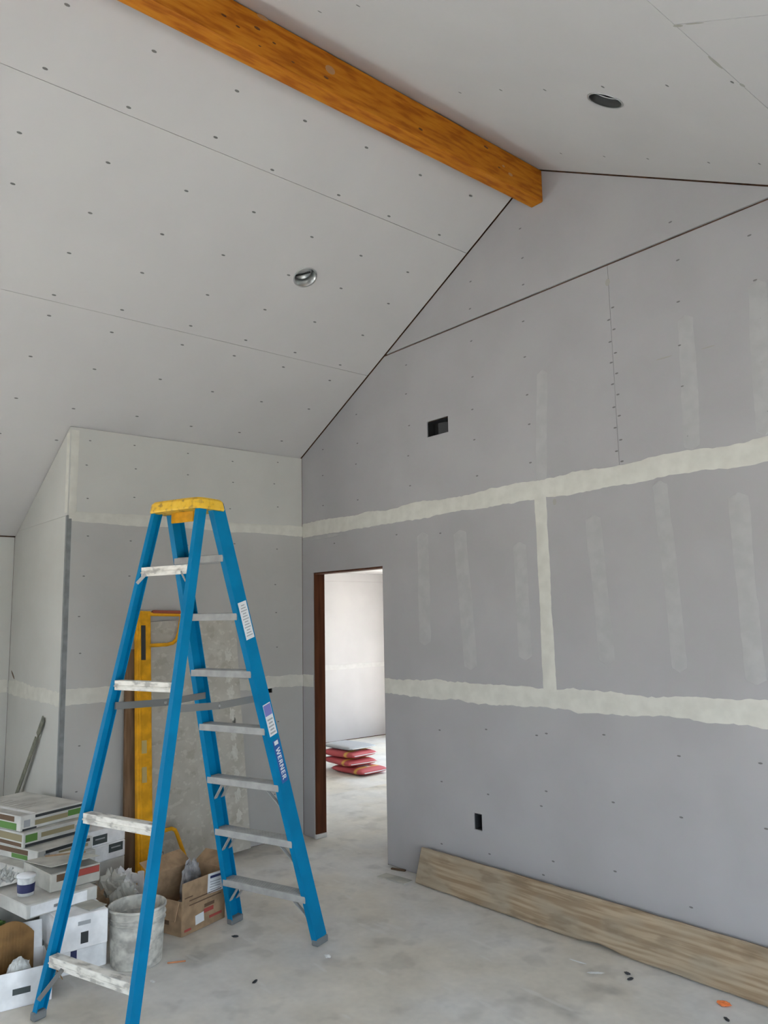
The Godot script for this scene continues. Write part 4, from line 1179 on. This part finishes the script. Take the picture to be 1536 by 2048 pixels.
# ------------------------------------------------------------------ things against the walls
func build_leaning() -> void:
	# mud-stained board leaning on the left wall, with a hand slot
	var o := thing("stained_board", "large mud stained board leaning on the left wall behind the ladder", "board", Vector3(0.135, 0.0, 0.992))
	var c := CSGBox3D.new()
	c.name = "board"
	c.size = Vector3(0.014, 1.705, 0.77)
	c.material = M.dirty
	var s := CSGCylinder3D.new()
	s.name = "slot_end"
	s.radius = 0.016
	s.height = 0.1
	s.operation = CSGShape3D.OPERATION_SUBTRACTION
	s.rotation = Vector3(0, 0, PI / 2)
	s.position = Vector3(0, 0.085, -0.315)
	var s2 := s.duplicate()
	s2.name = "slot_end_low"
	s2.position.y = 0.025
	var s3 := CSGBox3D.new()
	s3.name = "slot_mid"
	s3.size = Vector3(0.1, 0.06, 0.032)
	s3.operation = CSGShape3D.OPERATION_SUBTRACTION
	s3.position = Vector3(0, 0.055, -0.315)
	for k in [s, s2, s3]:
		k.material = M.dirty
		c.add_child(k)
	o.add_child(c)
	c.transform = Transform3D(Basis(Vector3(0, 0, 1), 0.062) * Basis(Vector3(1, 0, 0), 0.05), Vector3(-0.053, 0.872, 0.0))
	# dried mud crusts along its right edge
	var g := noise(33, 1.0, 3)
	for i in 9:
		var y := 0.28 + 0.145 * i + 0.04 * g.get_noise_1d(i * 3.0)
		part(o, "mud_crust", lump(Vector3(0.012, 0.10 + 0.05 * absf(g.get_noise_1d(i * 7.7)), 0.05 + 0.05 * absf(g.get_noise_1d(i * 5.1))), 300 + i, 0.6), M.mud, Vector3(-y * 0.062 + 0.0085, y - 0.05, -0.348 + 0.050 * y), Basis(Vector3(0, 0, 1), 0.062))

	# narrow brown board beside it
	var b := thing("brown_board", "narrow dark brown wooden board leaning upright on the left wall", "board", Vector3(0.135, 0, 1.482))
	var dir := Vector3(-0.108, 1.52, -0.020)
	part(b, "plank", extrude(rect(-0.016, -0.045, 0.016, 0.045), Vector3(0, 0.002, 0), dir, Vector3(1, 0, 0)), M.wood_brown)

	# yellow folding work bench stood on end
	var y := thing("folding_bench", "yellow folding work bench stood on end against the left wall", "work bench", Vector3(0.315, 0, 1.452))
	var tip := Vector3(-0.243, 1.815, -0.050)
	var ax := tip.normalized()
	var side := (Vector3(0, 0, -1) - ax * ax.dot(Vector3(0, 0, -1))).normalized()   # towards the gable
	var out := side.cross(ax) * -1.0
	if out.x < 0.0:
		out = -out
	var b3 := Basis(out, ax, out.cross(ax))
	var st := begin()
	# deck: channel with turned edges
	add_bevel(st, Vector3(0.012, 1.800, 0.100), 0.003, Vector3(0, 0.902, 0))
	add_bevel(st, Vector3(0.045, 1.800, 0.012), 0.003, Vector3(-0.018, 0.902, 0.046))
	add_bevel(st, Vector3(0.045, 1.800, 0.012), 0.003, Vector3(-0.018, 0.902, -0.046))
	add_bevel(st, Vector3(0.010, 1.780, 0.014), 0.003, Vector3(0.008, 0.902, 0.030))
	part(y, "deck", done(st), M.bench_yellow, Vector3.ZERO, b3)
	var zs := -1.0 if b3.z.dot(Vector3(0, 0, -1)) < 0.0 else 1.0
	var leg := func(pts2: Array) -> void:
		var pts := []
		for q: Vector2 in pts2:
			pts.append(Vector3(0.0, q.y, zs * q.x))
		part(y, "leg_frame", tube(pts, 0.013, 12), M.bench_yellow, Vector3.ZERO, b3)
	leg.call([Vector2(0.04, 1.780), Vector2(0.27, 1.780), Vector2(0.286, 1.765), Vector2(0.262, 1.645), Vector2(0.245, 1.600), Vector2(0.215, 1.575), Vector2(0.17, 1.565), Vector2(0.04, 1.560)])
	leg.call([Vector2(0.04, 0.318), Vector2(0.185, 0.335), Vector2(0.212, 0.322), Vector2(0.225, 0.295), Vector2(0.305, 0.075), Vector2(0.305, 0.055), Vector2(0.285, 0.042), Vector2(0.04, 0.040)])
	part(y, "red_pad", box(Vector3(0.034, 0.024, 0.215), 0.006, Vector3(0, 1.796, zs * 0.170)), M.red, Vector3.ZERO, b3)
	part(y, "black_label", box(Vector3(0.001, 0.24, 0.034)), M.black_print, b3 * Vector3(0.0068, 1.58, 0.006), b3)
	part(y, "paper_label", box(Vector3(0.001, 0.085, 0.036)), mat(lin(0.55, 0.42, 0.16), 0.7), b3 * Vector3(0.0068, 0.88, 0.004), b3)
	part(y, "paper_label", box(Vector3(0.001, 0.10, 0.034)), mat(lin(0.50, 0.38, 0.15), 0.7), b3 * Vector3(0.0068, 0.70, 0.004), b3)
	part(y, "latch", tube([b3 * Vector3(0.012, 0.20, zs * 0.07), b3 * Vector3(0.012, 0.20, zs * 0.12), b3 * Vector3(0.012, 0.16, zs * 0.125)], 0.004, 8), M.bar)

	# grey strip leaning on the return wall behind the cartons
	var g2 := thing("grey_strip", "narrow grey strip leaning on the return wall above the cartons", "strip", Vector3(-1.16, 0.0, 1.985))
	var a := Vector3(0, 0.004, 0)
	var e := Vector3(0.865, 1.068, -0.045)
	var m := a.lerp(e, 0.86)
	var m2 := a.lerp(e, 0.885)
	part(g2, "strip", extrude(rect(-0.024, -0.0035, 0.024, 0.0035), a, m, Vector3(1, 0, 0)), M.strip)
	part(g2, "strip_tip", extrude(rect(-0.024, -0.0035, 0.024, 0.0035), m2, e, Vector3(1, 0, 0)), M.strip)
	part(g2, "strip_neck", extrude(rect(0.006, -0.0035, 0.024, 0.0035), m, m2, Vector3(1, 0, 0)), M.strip)

	# weathered plank on edge along the gable wall
	var p := thing("long_plank", "long weathered wooden plank on edge along the foot of the gable wall", "plank", Vector3(1.452, 0.0, 0.118), 0.010)
	var st2 := begin()
	var nseg := 46
	var length := 2.9
	var lean := 0.30
	var up := Vector3(0, cos(lean), -sin(lean))
	var nrm := Vector3(0, sin(lean), cos(lean))
	var gw := noise(91, 1.0, 3)
	var rows := []
	for i in nseg + 1:
		var x := length * i / nseg
		var lo := 0.004 + 0.006 * absf(gw.get_noise_1d(x * 2.0)) + 0.016 * exp(-pow((x - 1.40) / 0.10, 2.0))
		var hi := 0.222 + 0.012 * x / length + 0.003 * gw.get_noise_1d(x * 5.0)
		var b0 := Vector3(x + (0.012 if i == 0 else 0.0), 0, 0)
		rows.append([b0 + up * lo + nrm * 0.016, b0 + up * (lo + 0.006) + nrm * 0.020, b0 + up * (hi - 0.006) + nrm * 0.020, b0 + up * hi + nrm * 0.016, b0 + up * hi - nrm * 0.018, b0 + up * lo - nrm * 0.018])
	for i in nseg:
		for j in 6:
			var k := (j + 1) % 6
			var cen: Vector3 = Vector3(rows[i][0].x, 0, 0) + up * 0.115
			quad(st2, rows[i][j], rows[i + 1][j], rows[i + 1][k], rows[i][k], ((rows[i][j] + rows[i][k]) / 2 - cen) if j != 1 else nrm)
	for e2 in [0, nseg]:
		for j in range(1, 5):
			tri(st2, rows[e2][0], rows[e2][j], rows[e2][j + 1], Vector3(-1 if e2 == 0 else 1, 0, 0))
	part(p, "timber", done(st2), M.plank)

	# offcuts on the floor by the doorway
	var s1 := thing("drywall_offcut", "thin drywall offcut on the floor left of the plank", "offcut", Vector3(1.30, 0.0, 0.165), 0.12)
	part(s1, "paper_face", box(Vector3(0.24, 0.006, 0.09), 0.001, Vector3(0, 0.004, 0)), M.carton_dusty)
	var sl2 := thing("wood_sliver", "short dark wood sliver on the floor by the doorway edge", "sliver", Vector3(1.18, 0.0, 0.03), 0.35)
	part(sl2, "sliver", box(Vector3(0.11, 0.010, 0.018), 0.002, Vector3(0, 0.006, 0)), M.brown_print)

func build_debris() -> void:
	var o1 := thing("orange_scrap", "small bright orange scrap on the floor before the plank", "scrap", Vector3(3.55, 0.0, 0.215), 0.3)
	part(o1, "scrap", lump(Vector3(0.055, 0.016, 0.04), 401, 0.4), M.orange)
	var o2 := thing("copper_bit", "orange brown stick on the floor right of the bucket", "stick", Vector3(1.50, 0.0, 1.80), 1.1)
	part(o2, "stick", box(Vector3(0.09, 0.006, 0.008), 0.002, Vector3(0, 0.004, 0)), mat(lin(0.62, 0.25, 0.11), 0.6))
	var names := ["dark crumb on the floor close to the plank", "second dark crumb beside the plank edge", "dark crumb near the bottom right corner of the floor", "dark chip on the floor right of the ladder's left leg", "dark chip in the middle of the floor before the ladder"]
	var at := [Vector3(3.10, 0, 0.26), Vector3(3.14, 0, 0.30), Vector3(3.62, 0, 0.33), Vector3(1.42, 0, 1.42), Vector3(1.96, 0, 1.62)]
	for i in 5:
		var o := thing("debris_crumb", names[i], "debris", at[i], i * 1.3, "dark crumbs on the floor")
		part(o, "crumb", lump(Vector3(0.035, 0.010, 0.014), 410 + i, 0.5), M.dark_plastic)
	var wn := ["white plaster chip at the foot of the ladder's right leg", "long white scrape of plaster beside the plank", "white plaster flake on the floor near the bucket", "white plaster flake under the ladder's front rung", "small white plaster chip between the ladder legs", "second white scrape of plaster beside the plank"]
	var wa := [Vector3(1.97, 0, 1.20), Vector3(2.86, 0, 0.32), Vector3(1.62, 0, 1.98), Vector3(1.47, 0, 2.12), Vector3(1.02, 0, 0.72), Vector3(2.99, 0, 0.36)]
	var ws := [Vector3(0.04, 0.012, 0.025), Vector3(0.10, 0.004, 0.012), Vector3(0.035, 0.006, 0.016), Vector3(0.035, 0.008, 0.014), Vector3(0.035, 0.006, 0.012), Vector3(0.08, 0.004, 0.02)]
	for i in 6:
		var o := thing("plaster_chip", wn[i], "plaster chip", wa[i], 0.15 * i, "plaster chips on the floor")
		part(o, "chip", lump(ws[i], 420 + i, 0.4), M.render_white)

# ------------------------------------------------------------------ scene
func _ready() -> void:
	var cam := Camera3D.new()
	cam.name = "camera"
	cam.fov = rad_to_deg(2.0 * atan(1024.0 / 1565.5))
	cam.near = 0.05
	cam.far = 200.0
	cam.transform = Transform3D(Basis(Vector3.UP, deg_to_rad(49.67)) * Basis(Vector3.RIGHT, deg_to_rad(7.698)) * Basis(Vector3(0, 0, 1), deg_to_rad(-1.089)), Vector3(5.422, 1.706, 3.699))
	cam.current = true
	add_child(cam)

	# overcast daylight
	var sky_mat := ProceduralSkyMaterial.new()
	sky_mat.sky_top_color = Color(0.77, 0.855, 0.94)
	sky_mat.sky_horizon_color = Color(0.89, 0.92, 0.95)
	sky_mat.ground_horizon_color = Color(0.55, 0.55, 0.52)
	sky_mat.ground_bottom_color = Color(0.40, 0.40, 0.37)
	sky_mat.sky_energy_multiplier = 1.0
	sky_mat.ground_energy_multiplier = 1.0
	var sky := Sky.new()
	sky.sky_material = sky_mat
	var env := Environment.new()
	env.background_mode = Environment.BG_SKY
	env.sky = sky
	env.tonemap_mode = Environment.TONE_MAPPER_LINEAR
	env.tonemap_exposure = 9.7
	env.sdfgi_enabled = true
	env.ssao_enabled = true
	env.ssil_enabled = true
	var we := WorldEnvironment.new()
	we.name = "daylight"
	we.environment = env
	add_child(we)

	# hazy sun from behind the far room: it lights the ground around the house
	var sun := DirectionalLight3D.new()
	sun.name = "sun"
	sun.light_color = Color(1.0, 0.985, 0.96)
	sun.light_energy = 2.0
	sun.light_angular_distance = 4.0
	sun.shadow_enabled = true
	sun.transform = Transform3D(Basis.looking_at(Vector3(0.10, -1.0, 0.42)), Vector3(0, 12, -8))
	add_child(sun)

	make_materials()
	build_room()
	build_ladder()
	build_leaning()
	build_pile()
	build_cardboard_box()
	build_debris()
